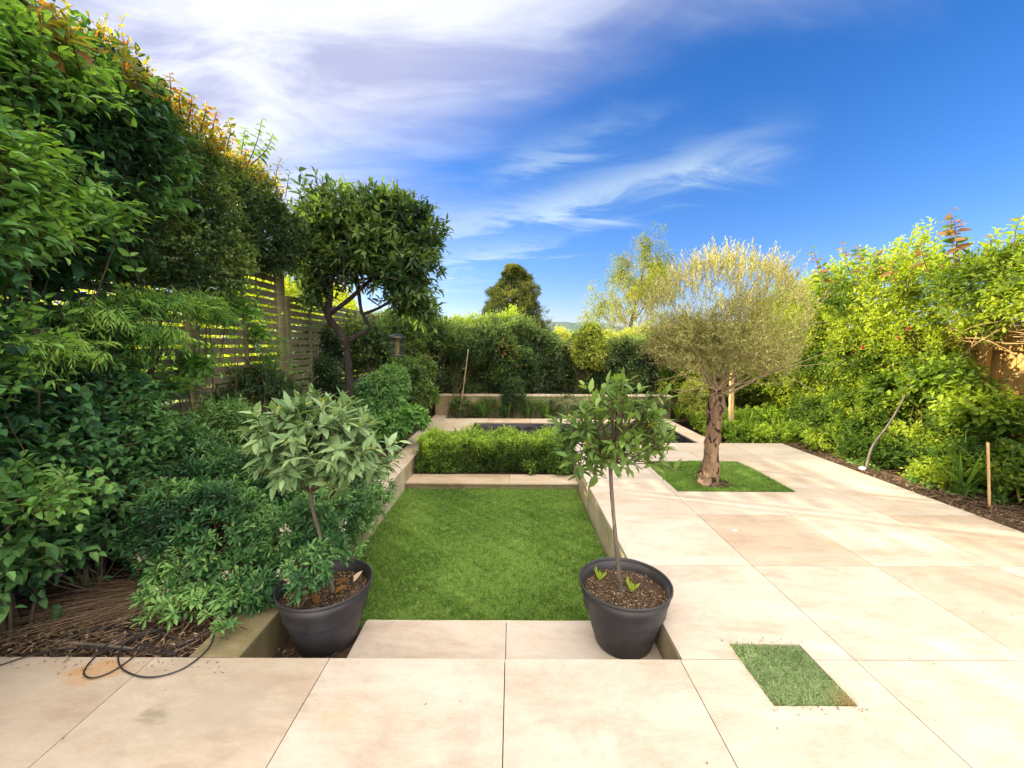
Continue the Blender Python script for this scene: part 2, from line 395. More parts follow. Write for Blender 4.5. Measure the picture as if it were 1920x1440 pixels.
barkmat('fence_warm', (.30, .165, .05), (.46, .29, .10), 5, .4, stretch=(5, 5, .5))
def stone(name, tones, streak=1.0, stain=None, green=0.0, tile=True, rough=.55):
    m_, nt, bs, out = newmat(name)
    g = nt.nodes.new('ShaderNodeNewGeometry'); pos = g.outputs['Position']
    a = attr(nt)
    off = nt.nodes.new('ShaderNodeCombineXYZ'); nt.links.new(mth(nt, 'MULTIPLY', a, 37.0), off.inputs[0]); nt.links.new(mth(nt, 'MULTIPLY', a, 91.0), off.inputs[1])
    ad = nt.nodes.new('ShaderNodeVectorMath'); ad.operation = 'ADD'; nt.links.new(pos, ad.inputs[0]); nt.links.new(off.outputs[0], ad.inputs[1])
    mp = nt.nodes.new('ShaderNodeMapping'); mp.inputs['Rotation'].default_value = (0, 0, .5); mp.inputs['Scale'].default_value = (1.0, 2.6, 1.5)
    nt.links.new(ad.outputs[0], mp.inputs[0])
    n1 = noise(nt, 1.3, 9, .62, .8, vec=mp.outputs[0]); n2 = noise(nt, 7, 8, .7, .4, vec=mp.outputs[0]); n3 = noise(nt, 160, 3, .7, vec=pos)
    n4 = noise(nt, 3.0, 5, .7, .3, vec=ad.outputs[0]); n5 = noise(nt, 38, 6, .75, .2, vec=mp.outputs[0])
    r = ramp(nt, [(.37, tones[0]), (.48, tones[1]), (.60, tones[2])]); nt.links.new(mth(nt, 'ADD', mth(nt, 'MULTIPLY', n1.outputs[0], .5), mth(nt, 'ADD', mth(nt, 'MULTIPLY', n2.outputs[0], .28), mth(nt, 'MULTIPLY', n5.outputs[0], .22))), r.inputs[0])
    col = r.outputs[0]
    col = mixc(nt, mth(nt, 'MULTIPLY', mrange(nt, n4.outputs[0], .50, .70), .38), col, tones[3])        # grey smudges of dirt
    n6 = noise(nt, 22, 6, .8, .4, vec=ad.outputs[0]); col = mixc(nt, mth(nt, 'MULTIPLY', mrange(nt, n6.outputs[0], .56, .72), .45), col, tones[0]); col = mixc(nt, mth(nt, 'MULTIPLY', mrange(nt, n6.outputs[0], .44, .30), .4), col, tones[2])
    tilec = ramp(nt, [(0, (.84, .78, .72)), (.3, (.97, .95, .93)), (.6, (1, 1, 1)), (1, (.94, .93, .93))]); nt.links.new(a, tilec.inputs[0])
    col = mixc(nt, 1.0, col, tilec.outputs[0], 'MULTIPLY')
    col = mixc(nt, mth(nt, 'MULTIPLY', mrange(nt, n3.outputs[0], .60, .75), .25), col, (.30, .24, .18))
    sp = nt.nodes.new('ShaderNodeSeparateXYZ'); nt.links.new(pos, sp.inputs[0])
    if stain:
        for (sx, sy, sr, sc_, amt, scx) in stain:
            dx = mth(nt, 'MULTIPLY', mth(nt, 'SUBTRACT', sp.outputs[0], sx), scx); dy = mth(nt, 'SUBTRACT', sp.outputs[1], sy)
            d = mth(nt, 'SQRT', mth(nt, 'ADD', mth(nt, 'MULTIPLY', dx, dx), mth(nt, 'MULTIPLY', dy, dy)))
            d = mth(nt, 'ADD', d, mth(nt, 'MULTIPLY', mth(nt, 'SUBTRACT', n2.outputs[0], .5), sr*2.2))
            col = mixc(nt, mth(nt, 'MULTIPLY', mrange(nt, d, sr, sr*.15), amt), col, sc_)
    if green:
        gz = mth(nt, 'MULTIPLY', mrange(nt, n4.outputs[0], .4, .7), green); col = mixc(nt, gz, col, (.20, .19, .07))
    nt.links.new(col, bs.inputs['Base Color']); bs.inputs['Roughness'].default_value = rough; bs.inputs['Specular IOR Level'].default_value = .3
    nt.links.new(bump(nt, n2.outputs[0], .12, .01), bs.inputs['Normal']); M[name] = m_
PEACH = ((.365, .29, .226), (.438, .375, .31), (.485, .44, .385), (.285, .245, .205))
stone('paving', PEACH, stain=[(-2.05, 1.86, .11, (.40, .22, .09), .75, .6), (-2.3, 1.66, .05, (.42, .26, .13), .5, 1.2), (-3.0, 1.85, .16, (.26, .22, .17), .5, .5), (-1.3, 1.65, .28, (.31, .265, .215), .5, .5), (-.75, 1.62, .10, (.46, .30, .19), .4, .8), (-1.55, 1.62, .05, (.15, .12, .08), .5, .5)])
stone('coping', ((.34, .27, .19), (.44, .36, .27), (.53, .46, .37), (.26, .22, .16)), green=.12)
stone('cladding', ((.34, .28, .18), (.46, .39, .27), (.56, .49, .37), (.22, .19, .10)), green=.45)
stone('coping_mossy', ((.12, .11, .055), (.24, .215, .13), (.38, .34, .23), (.08, .085, .04)), green=.3)
stone('cladding_mossy_shaded', ((.12, .10, .055), (.23, .195, .115), (.36, .31, .20), (.075, .07, .035)), green=.3)
def soilmat(name, c0, c1, c2):
    m_, nt, bs, out = newmat(name)
    n = noise(nt, 9, 10, .75); n2 = noise(nt, 60, 6, .8); r = ramp(nt, [(.3, c0), (.55, c1), (.75, c2)])
    nt.links.new(mth(nt, 'ADD', mth(nt, 'MULTIPLY', n.outputs[0], .4), mth(nt, 'MULTIPLY', n2.outputs[0], .6)), r.inputs[0])
    nt.links.new(r.outputs[0], bs.inputs['Base Color']); bs.inputs['Roughness'].default_value = .95; bs.inputs['Specular IOR Level'].default_value = .1
    nt.links.new(bump(nt, n2.outputs[0], 1.0, .02), bs.inputs['Normal']); M[name] = m_
soilmat('soil', (.035, .022, .015), (.085, .055, .038), (.17, .12, .08))
soilmat('ground', (.05, .06, .025), (.08, .10, .04), (.12, .13, .05))
soilmat('joint', (.05, .04, .03), (.10, .08, .06), (.14, .11, .08))
soilmat('blockwork', (.13, .13, .11), (.22, .21, .18), (.30, .29, .25))
soilmat('hill', (.05, .085, .075), (.08, .115, .10), (.14, .16, .15))  # distance haze is put into the hill's grey base colour
soilmat('turf_base', (.03, .055, .01), (.05, .10, .018), (.08, .13, .03))
def plain(name, col, rough=.5, spec=.5, bumps=0, bscale=40, var=0.0):
    m_, nt, bs, out = newmat(name)
    bs.inputs['Base Color'].default_value = (*col, 1); bs.inputs['Roughness'].default_value = rough; bs.inputs['Specular IOR Level'].default_value = spec
    n = noise(nt, bscale, 6, .6)
    if var:
        c = mixc(nt, mrange(nt, n.outputs[0], .35, .7), tuple(v*(1-var) for v in col), tuple(min(1, v*(1+var)) for v in col)); nt.links.new(c, bs.inputs['Base Color'])
    if bumps: nt.links.new(bump(nt, n.outputs[0], bumps, .01), bs.inputs['Normal'])
    M[name] = m_
plain('pot', (.036, .034, .038), .5, .35, .05, 5, .3)
plain('liner', (.014, .013, .018), .45, .25, .9, 5)
plain('cable', (.02, .018, .022), .4, .5)
plain('feeder', (.03, .035, .03), .4, .5)
plain('seed', (.20, .15, .07), .8, .2, .5, 60, .4)
plain('white', (.8, .8, .78), .6, .3)
plain('dark_void', (.02, .02, .015), .9, .1)
m_, nt, bs, out = newmat('water')
bs.inputs['Base Color'].default_value = (.012, .014, .012, 1); bs.inputs['Roughness'].default_value = .03; bs.inputs['IOR'].default_value = 1.33
n = noise(nt, 5, 3, .5, .3, sc=(1, 1.5, 1)); nt.links.new(bump(nt, n.outputs[0], .10, .02), bs.inputs['Normal']); M['water'] = m_
# ---------------------------------------------------------------- ground and terrain
XL, XR, XE = -1.40, 0.88, 4.45          # left wall face, right wall face, right patio edge
def mesh_obj(acc, name, mat, kind='structure', parent=None): o = acc.build(name, mat, parent); tag(o, kind=kind); return o
a = Acc(); box(a, -900, 900, -900, 900, -2.0, -1.2); mesh_obj(a, 'ground', M['ground'])
def soil_sheet(name, rects, z, amp, seed, step=.06):
    rng = np.random.default_rng(seed); nz = Noise(rng, 5); nz2 = Noise(rng, 16); a = Acc()
    for (x0, x1, y0, y1) in rects:
        nx = max(2, int((x1-x0)/step)); ny = max(2, int((y1-y0)/step))
        X, Y = np.meshgrid(np.linspace(x0, x1, nx+1), np.linspace(y0, y1, ny+1), indexing='ij')
        P = np.stack([X.ravel(), Y.ravel(), np.full(X.size, z)], 1)
        P[:, 2] += amp*nz(P)+amp*.5*nz2(P)
        i = np.arange(nx)[:, None]*(ny+1)+np.arange(ny)[None]; i = i.ravel()
        Fc = [(int(q), int(q+ny+1), int(q+ny+2), int(q+1)) for q in i]
        a.add(P, Fc)
    return mesh_obj(a, name, M['soil'])
soil_sheet('bed_soil_left', [(-3.3, -1.67, 1.96, 12)], -.04, .02, 3)
a = Acc(); box(a, -9, -1.68, -3, 13, -1.2, -.12); mesh_obj(a, 'bed_subsoil_left', M['soil'])
soil_sheet('bed_soil_right', [(XE+.01, 6.3, 1.2, 12)], -.05, .025, 4)
a = Acc(); box(a, XE+.03, 12, -3, 13, -1.2, -.12); mesh_obj(a, 'bed_subsoil_right', M['soil'])
soil_sheet('bed_soil_back', [(-1.72, XE, 8.76, 9.1)], -.05, .02, 5)
a = Acc(); box(a, -6, 8, 9.36, 13, -1.2, .36); mesh_obj(a, 'raised_bed_soil', M['soil'])
a = Acc(); box(a, -1.72, XE+.02, 6.62, 13, -1.2, -.3); mesh_obj(a, 'garden_subsoil', M['soil'])
soil_sheet('hedge_bed_soil', [(XL, XR, 5.58, 6.34)], -.24, .01, 6)
soil_sheet('pot_recess_soil', [(XL+.002, -.95, 1.96, 2.52)], -.225, .022, 8, .03)
# paving ------------------------------------------------------------------
rng0 = random.Random(7)
HOLES = [(1.83, 3.14, 4.36, 5.54), (1.18, 1.56, 1.68, 2.06)]
def subtract(r, h):
    x0, x1, y0, y1 = r; a0, a1, b0, b1 = h
    if a0 >= x1 or a1 <= x0 or b0 >= y1 or b1 <= y0: return [r]
    out = []
    if y0 < b0: out.append((x0, x1, y0, b0))
    if b1 < y1: out.append((x0, x1, b1, y1))
    m0, m1 = max(y0, b0), min(y1, b1)
    if x0 < a0: out.append((x0, a0, m0, m1))
    if a1 < x1: out.append((a1, x1, m0, m1))
    return out
pav = Acc(); G = .0022
def paving_tile(x0, x1, y0, y1, v=None, z=0.0, acc=pav):
    v = rng0.random() if v is None else v
    rs = [(x0+G, x1-G, y0+G, y1-G)]
    for h in HOLES: rs = [q for r in rs for q in subtract(r, h)]
    for (a0, a1, b0, b1) in rs: box(acc, a0, a1, b0, b1, z-.02, z, v)
ycuts = [-.75, .15, 1.05, 1.95]
xc = [-.93+.9*k for k in range(-5, 10)]
for i in range(len(xc)-1):
    for j in range(3): paving_tile(xc[i], xc[i+1], ycuts[j], ycuts[j+1])
yc = [1.95, 2.85, 3.75, 4.65, 5.55, 6.6]; xr = [XR, 1.77, 2.67, 3.57, XE]
for i in range(4):
    for j in range(5):
        paving_tile(xr[i], xr[i+1], yc[j], yc[j+1], v={(1, 1): .02, (2, 3): .1}.get((i, j)))
paving_tile(XE-.0, 5.3, 1.06, 1.95)
# lower step slabs
for x0, x1 in ((-.945, -.03), (-.03, XR-.004)): paving_tile(x0, x1, 1.962, 2.50, z=-.19)
# strip between box hedge and pool, and pool surround
for x0, x1 in ((XL, -.6), (-.6, .3), (.3, XR)): paving_tile(x0, x1, 6.34, 6.6)
patio = mesh_obj(pav, 'patio', M['paving'])
a = Acc()
def bed(x0, x1, y0, y1, z0, z1):
    rs = [(x0, x1, y0, y1)]
    for h in HOLES: rs = [q for r in rs for q in subtract(r, h)]
    for r in rs: box(a, *r, z0, z1)
bed(-5.4, 7.2, -.75, 1.948, -.3, -.021)
bed(XR+.03, XE-.002, 1.949, 6.598, -.3, -.021)
bed(-.94, XR-.006, 1.963, 2.498, -.5, -.211)
bed(XL+.01, XR-.01, 6.345, 6.59, -.5, -.021)
mesh_obj(a, 'paving_bed', M['joint'])
a = Acc(); box(a, -.94, XR-.006, 2.502, 2.52, -.5, -.20); mesh_obj(a, 'step_riser', M['cladding'])
# ---------------------------------------------------------------- turf
def turf(name, mat, rects, z, dens, h, seed, amp=.006, hole=None, dry=None, lab=None, bw=.0048):
    rng = np.random.default_rng(seed); nz = Noise(rng, 2.2); nzf = Noise(rng, 60); LA = Acc()
    for (x0, x1, y0, y1) in rects:
        n = int((x1-x0)*(y1-y0)*dens)
        P = np.stack([rng.uniform(x0, x1, n), rng.uniform(y0, y1, n), np.full(n, z)], 1)
        if hole: P = P[np.hypot(P[:, 0]-hole[0], P[:, 1]-hole[1]) > hole[2]*(1+.3*nzf(P))]
        n = len(P); P[:, 2] += amp*nz(P)
        ang = rng.uniform(0, 6.28, n)
        A = np.stack([np.cos(ang), np.sin(ang), rng.uniform(.35, 1.4, n)], 1)
        nzm = Noise(np.random.default_rng(seed+1), 6); v = np.clip(.44+.06*nz(P)+.06*nzm(P)+.11*nzf(P)+rng.normal(0, .20, n), 0, .85)
        v = np.where(rng.uniform(0, 1, n) < .012, .97, v)
        if dry is not None: v = np.where(dry(P)+rng.normal(0, .3, n) > .8, rng.uniform(.88, 1, n), v)
        L = h*rng.uniform(.6, 1.3, n)
        A = nrm(A); S = nrm(np.cross(A, rng.normal(0, 1, (n, 3)))); w = bw*rng.uniform(.7, 1.3, n)
        tip = P+A*L[:, None]; tip[:, 2] -= L*.18
        V = np.stack([P-S*w[:, None]/2, P+S*w[:, None]/2, tip], 1); LA.add(V, [(0, 1, 2)], v=v)
    o = LA.build(name, M[mat]); tag(o, lab, 'grass', kind='stuff'); return o
a = Acc(); box(a, XL+.001, XR-.02, 2.522, 5.24, -.5, -.31); box(a, 1.832, 3.138, 4.362, 5.538, -.25, -.03); box(a, 1.182, 1.558, 1.682, 2.058, -.25, -.022)
mesh_obj(a, 'turf_base', M['turf_base'])
turf('lawn_grass', 'turf', [(XL+.01, XR-.03, 2.53, 5.235)], -.306, 62000, .032, 11, lab='green turf filling the sunken lawn between low stone walls')
turf('tree_pit_grass', 'turf', [(1.84, 3.13, 4.37, 5.53)], -.014, 56000, .036, 12, hole=(2.38, 4.62, .17), lab='grass growing in the square pit around the olive trunk', amp=.012)
turf('patch_grass', 'turf_dry', [(1.185, 1.555, 1.685, 2.055)], -.006, 110000, .038, 13, bw=.0035,
     dry=lambda P: 1.3*np.exp(-((P[:, 0]-1.53)**2+(P[:, 1]-1.70)**2)/.006)+.6*np.exp(-((P[:, 0]-1.2)**2+(P[:, 1]-1.69)**2)/.003)+.45*(P[:, 1] > 2.03), lab='small square of grass let into the front paving')
# bare earth round the olive
a = Acc(); rr = np.random.default_rng(2)
box(a, 2.2, 2.56, 4.45, 4.80, -.03, -.022); mesh_obj(a, 'tree_pit_soil', M['soil'])
# ---------------------------------------------------------------- low walls
def wall_thing(name, label, parts, group=None):
    t = thing(name, label, 'wall', parts[0][3])
    for (nm, mat, boxes, _) in parts:
        a = Acc()
        for i, b_ in enumerate(boxes): box(a, *b_, v=(i*.37) % 1, bev=.003)
        a.build(nm, M[mat], t)
    return t
g = .002
wall_thing('retaining_wall', 'low pale stone wall along the left side of the sunken lawn, green with algae at its near end', [
    ('coping', 'coping', [(-1.66, XL, y0+g, y1-g, -.022, .001) for y0, y1 in ((3.3, 4.2), (4.2, 5.1), (5.1, 6.0), (6.0, 6.6))], (-1.5, 2, -.3)),
    ('mossy_coping', 'coping_mossy', [(-1.66, XL, y0+g, y1-g, -.022, .001) for y0, y1 in ((1.954, 2.4), (2.4, 3.3))], None),
    ('wall_face', 'cladding', [(-1.655, XL-.004, y0+g/2, y1-g/2, -1.1, -.023) for y0, y1 in ((2.9, 3.6), (3.6, 4.5), (4.5, 5.24), (5.24, 6.6))], None),
    ('mossy_wall_face', 'cladding_mossy_shaded', [(-1.655, XL-.004, 1.956, 2.899, -1.1, -.023)], None)])
wall_thing('retaining_wall', 'pale stone wall face below the paving on the right side of the sunken lawn', [
    ('wall_face', 'cladding', [(XR+.001, XR+.028, y0+g/2, y1-g/2, -1.1, -.0205) for y0, y1 in ((1.952, 2.85), (2.85, 3.75), (3.75, 4.65), (4.65, 5.55), (5.55, 6.3))], (XR, 2, -.3))])
wall_thing('retaining_wall', 'low stone ledge with projecting slab in front of the clipped box hedge', [
    ('coping', 'coping', [(XL+.003, -.03-g, 5.21, 5.575, -.232, -.21), (-.03+g, XR-.003, 5.21, 5.575, -.232, -.21)], (-.3, 5.3, -.3)),
    ('wall_face', 'cladding_mossy_shaded', [(XL+.004, -.25-g/2, 5.245, 5.57, -1.1, -.233), (-.25+g/2, XR-.004, 5.245, 5.57, -1.1, -.233)], None)])
cop = [(-1.72, 3.55)]
wall_thing('raised_bed_wall', 'long low rendered stone wall behind the pool holding up the back hedge bed', [
    ('coping', 'coping', [(x0+g, x1-g, 9.08, 9.36, .44, .465) for x0, x1 in ((-1.75, -.85), (-.85, .05), (.05, .95), (.95, 1.85), (1.85, 2.75), (2.75, 3.6))], (0, 9.1, 0)),
    ('wall_face', 'cladding_mossy_shaded', [(x0+g/2, x1-g/2, 9.10, 9.35, -1.1, .439) for x0, x1 in ((-1.73, -.45), (-.45, .8), (.8, 2.1), (2.1, 3.58))], None)])  # dark mossy stone also carries this face's shade in its colour
# pool
t = thing('garden_pool', 'sunken rectangular pool with black wrinkled liner and pale stone surround', 'pool', (1, 7.4, 0))
a = Acc()
for (x0, x1, y0, y1) in ((-1.75, -.77, 6.6, 7.45), (-1.75, -.77, 7.45, 8.31), (-1.75, -1.45, 8.31, 9.1), (-1.45, -.5, 8.31, 8.75), (-.5, .4, 8.31, 8.75), (.4, 1.3, 8.31, 8.75), (1.3, 2.2, 8.31, 8.75), (2.2, 3.39, 8.31, 8.75), (3.08, 3.39, 7.5, 8.31), (3.08, 3.39, 6.6, 7.5)):
    box(a, x0+g, x1-g, y0+g, y1-g, -.024, .0, v=rng0.random(), bev=.003)
a.build('coping', M['coping'], t)
a = Acc(); rng = np.random.default_rng(5); nz = Noise(rng, 6); nzb = Noise(rng, 2.5)
def liner_side(p0, p1, inw):
    n = 90; s = np.linspace(0, 1, n)[:, None]; base_ = np.array(p0)*(1-s)+np.array(p1)*s
    rows = []
    for k, zz in enumerate((-.024, -.06, -.11, -.17, -.25, -.4)):
        q = np.hstack([base_, np.full((n, 1), zz)]); disp = (.03*nz(q*np.array([2.2, 2.2, 4]))+.03*nzb(q)+.05)*min(1, k/2)
        q[:, :2] += np.array(inw)*disp[:, None]; rows.append(q)
    V = np.concatenate(rows); Fc = [(r*n+i, r*n+i+1, (r+1)*n+i+1, (r+1)*n+i) for r in range(5) for i in range(n-1)]
    a.add(V, Fc)
liner_side((-.775, 8.315), (3.085, 8.315), (0, -1)); liner_side((-.775, 6.602), (-.775, 8.31), (1, 0)); liner_side((3.085, 6.602), (3.085, 8.31), (-1, 0)); liner_side((-.775, 6.605), (3.085, 6.605), (0, 1))
box(a, -.8, 3.1, 6.6, 8.33, -.6, -.42)
a.build('liner', M['liner'], t, smooth=True)
a = Acc(); box(a, -.77, 3.08, 6.61, 8.31, -.41, -.11); a.build('water', M['water'], t)
# ---------------------------------------------------------------- fences
FX = -3.2
t = thing('block_wall', 'grey concrete block wall under the slatted fence, half hidden by shrubs', 'wall', (FX, 4, 0))
a = Acc()
for r in range(4):
    y = -1.0 - (r % 2)*.22
    while y < 10.5:
        box(a, FX-.2, FX+.05, y+.004, y+.436, -.1+r*.24, -.1+r*.24+.232, v=random.Random(int(y*100)+r).random()); y += .44
a.build('blocks', M['blockwork'], t)
def slat_fence(label, y0, y1, z0, z1, x, pitch=.104, sh=.072, posts=(), group='slatted fence panels on the left'):
    t = thing('slatted_fence', label, 'fence', (x, y0, z0), group)
    a = Acc(); z = z0; rr_ = np.random.default_rng(int(y0*10))
    while z < z1:
        box(a, x-.009, x+.009, y0, y1, z, z+sh, v=rr_.uniform()); z += pitch
    a.build('slats', M['fence_wood'], t)
    a = Acc(); box(a, x+.0095, x+.030, (y0+y1)/2-.03, (y0+y1)/2+.03, z0, z1); box(a, x-.03, x+.03, y0-.01, y1+.01, z1+.002, z1+.035); a.build('batten', M['fence_wood'], t)
    for py in posts:
        a = Acc(); box(a, x-.05, x+.05, py-.045, py+.045, z0-.3, z1+.05, bev=.004); a.build('post', M['fence_wood'], t)
slat_fence('nearest slatted timber fence panel, buried in ivy and maple leaves', .4, 2.25, .86, 2.9, FX)
slat_fence('slatted timber fence panel behind the feathery maple leaves', 2.4, 4.02, .86, 2.9, FX, posts=(2.32, 4.10))
slat_fence('tall slatted timber fence panel between its two posts with light shining through the gaps', 4.18, 5.62, .86, 2.9, FX, posts=(5.70,))
slat_fence('lower slatted timber fence panel behind the bay tree trunk', 5.94, 7.1, .86, 2.22, FX-.02, posts=(5.86, 7.18))
slat_fence('farthest slatted timber fence panel, mostly behind dark shrubs', 7.26, 9.6, .86, 2.22, FX-.02, posts=(9.68,))
# right board fence
t = thing('board_fence', 'warm brown boarded timber fence behind the right hand climber', 'fence', (6.1, 4, 0))
a = Acc(); rr_ = np.random.default_rng(3); y = 1.0
while y < 11: box(a, 6.10+rr_.uniform(0, .006), 6.125, y+.004, y+.142, -.05, 1.86, v=rr_.uniform()); y += .146
a.build('boards', M['fence_warm'], t)
a = Acc(); box(a, 6.05, 6.097, 1, 11, 1.55, 1.64, bev=.004); box(a, 6.05, 6.097, 1, 11, .35, .44, bev=.004); box(a, 6.04, 6.15, 1, 11, 1.865, 1.90, bev=.004); a.build('rail', M['fence_warm'], t)
for y in (1.6, 3.4, 5.2, 7.0, 8.8, 10.6):
    a = Acc(); box(a, 5.98, 6.049, y-.045, y+.045, -.2, 1.95, bev=.004); a.build('post', M['fence_warm'], t)
# ---------------------------------------------------------------- hill, trees beyond
a = Acc(); rng = np.random.default_rng(9); n = 200; X = np.linspace(-700, 900, n)
hh = 10+8*np.sin(X*.006+1)+3*np.sin(X*.03)+np.abs(rng.normal(0, 1.1, n))
P0 = np.stack([X, np.full(n, 300.), np.full(n, -1.)], 1); P1 = np.stack([X, np.full(n, 380.)+0*X, hh*.8], 1); P2 = np.stack([X, np.full(n, 430.), hh+3], 1); P3 = np.stack([X, np.full(n, 700.), np.full(n, -1.)], 1)
a.add(np.concatenate([P0, P1, P2, P3]), [(r*n+i, r*n+i+1, (r+1)*n+i+1, (r+1)*n+i) for r in range(3) for i in range(n-1)]); mesh_obj(a, 'hills', M['hill'])
def trunk(parent, pts, radii, mat, name='trunk', n=None, sides=12, rough=.0, seed=0):
    n = n or len(pts)*6; P = spline(pts, n); R = interp(radii, n); a = Acc()
    rng = np.random.default_rng(seed); R = R*(1+rng.normal(0, rough, n)) if rough else R
    tubes(a, P, R, sides, cap=True)
    return a.build(name, mat, parent, smooth=True)
# conifer
def conifer():
    t = thing('conifer_tree', 'dense cone shaped evergreen tree rising behind the back hedge', 'tree', (0, 25, -1.2))
    trunk(t, [(0, 25, -1.2), (0.05, 25, 2.5), (0, 25, 5.9)], [.22, .14, .02], M['bark_dark'])
    rng = np.random.default_rng(21); n = 20000; nz = Noise(rng, 2.2); nz2 = Noise(rng, 4)
    h = rng.uniform(0, 1, n)**.75; an = rng.uniform(0, 6.28, n)
    prof = lambda h: 3.3*np.clip(1-h, 0, 1)**.66*(1-.25*(1-h)**3)
    z = -.6+6.85*h; d = np.stack([np.cos(an), np.sin(an), np.zeros(n)], 1)
    r = prof(h)*rng.uniform(.68, 1.0, n)+.06; P = np.array([0, 25, 0])+d*r[:, None]; P[:, 2] = z
    P += d*(.26*nz(P)+.16*nz2(P))[:, None]*np.minimum(1, r)[:, None]
    P += d*(.10*Noise(rng, 9)(P))[:, None]; D = nrm(d*.7+UP*.75+rng.normal(0, .4, (n, 3))); LA = Acc()
    shoots(LA, None, P-D*.1, D, np.full(n, .26), 9, .12, .035, rng, v=np.clip(.4+.22*nz(P)+rng.normal(0, .12, n), .02, .84), lod=0, tipnew=.05, curve=.1)
    LA.build('crown', M['conifer'], t)
conifer()
def branching(seeds, levels, rng, SA, ratio=.72, spread=.5, up=.15, nch=(3, 4), m_=5, rr=.62, wig=.08):
    """grow from seeds [(pos, dir, len, rad)]; returns tips (pos, dir)"""
    cur = seeds; tips = []
    for lv in range(levels):
        nxt = []; T = []; Rr = []
        for (p, d, L, r) in cur:
            d = d/np.linalg.norm(d); b = rng.normal(0, wig, 3)+UP*up*.3
            ts = np.linspace(0, 1, m_)[:, None]; pts = p+d*L*ts+b*L*ts**2
            T.append(pts); Rr.append(r*(1-.45*ts[:, 0]))
            dd = nrm(pts[-1]-pts[-2])
            for c in range(rng.integers(nch[0], nch[1]+1)):
                f = rng.uniform(.45, 1.0) if c else 1.0
                q = p+d*L*f+b*L*f*f; nd = nrm(dd+rng.normal(0, spread, 3)+UP*up)
                nxt.append((q, nd, L*ratio*rng.uniform(.75, 1.2), r*rr))
        tubes(SA, np.array(T), np.array(Rr), 6 if lv == 0 else 4)
        cur = nxt
    return np.array([c[0] for c in cur]), np.array([c[1] for c in cur])
def birch():
    rng = np.random.default_rng(31); b = np.array([4.9, 18, -1.2])
    t = thing('birch_tree', 'airy pale green birch tree with drooping twigs behind the back hedge', 'tree', b)
    trunk(t, [b, b+[.1, 0, 2.5], b+[.5, 0, 4.8], b+[.95, 0, 7.0]], [.14, .10, .05, .015], M['bark_grey'])
    SA = Acc(); LA = Acc(); seeds = []
    for i in range(44):
        h = rng.uniform(.22, .99); p = b+np.array([.95*h**1.3, 0, 7.0*h]); an = rng.uniform(0, 6.28)
        L = (1.0*(1-h)+.30)*1.55; seeds.append((p, np.array([math.cos(an), math.sin(an), 1.3]), L, .03*(1.2-h)))
    tp, td = branching(seeds, 3, rng, SA, ratio=.62, spread=.4, up=.15, nch=(2, 4))
    nt_ = len(tp); k = 5; P = np.repeat(tp, k, 0)+rng.normal(0, .12, (nt_*k, 3)); D = nrm(np.repeat(td, k, 0)*.3+rng.normal(0, .35, (nt_*k, 3))+np.array([.1, 0, -.5]))
    nz = Noise(rng, 1.6); ok = nz(P) > -.55; P = P[ok]; D = D[ok]
    shoots(LA, None, P, D, rng.uniform(.2, .55, len(P)), 8, .075, .045, rng, v=np.clip(.5+.25*nz(P), 0.05, .84), lod=0, tipnew=.06, grav=.4)
    LA.build('crown', M['birch'], t); SA.build('branches', M['twig_pale'], t)
birch()
# ---------------------------------------------------------------- plants
exec_later = []
def px(pxx, py, Y, *r):
    p = at(pxx, py, Y); return (p[0], p[1], p[2], *(r if len(r) == 3 else (r[0],)*3))
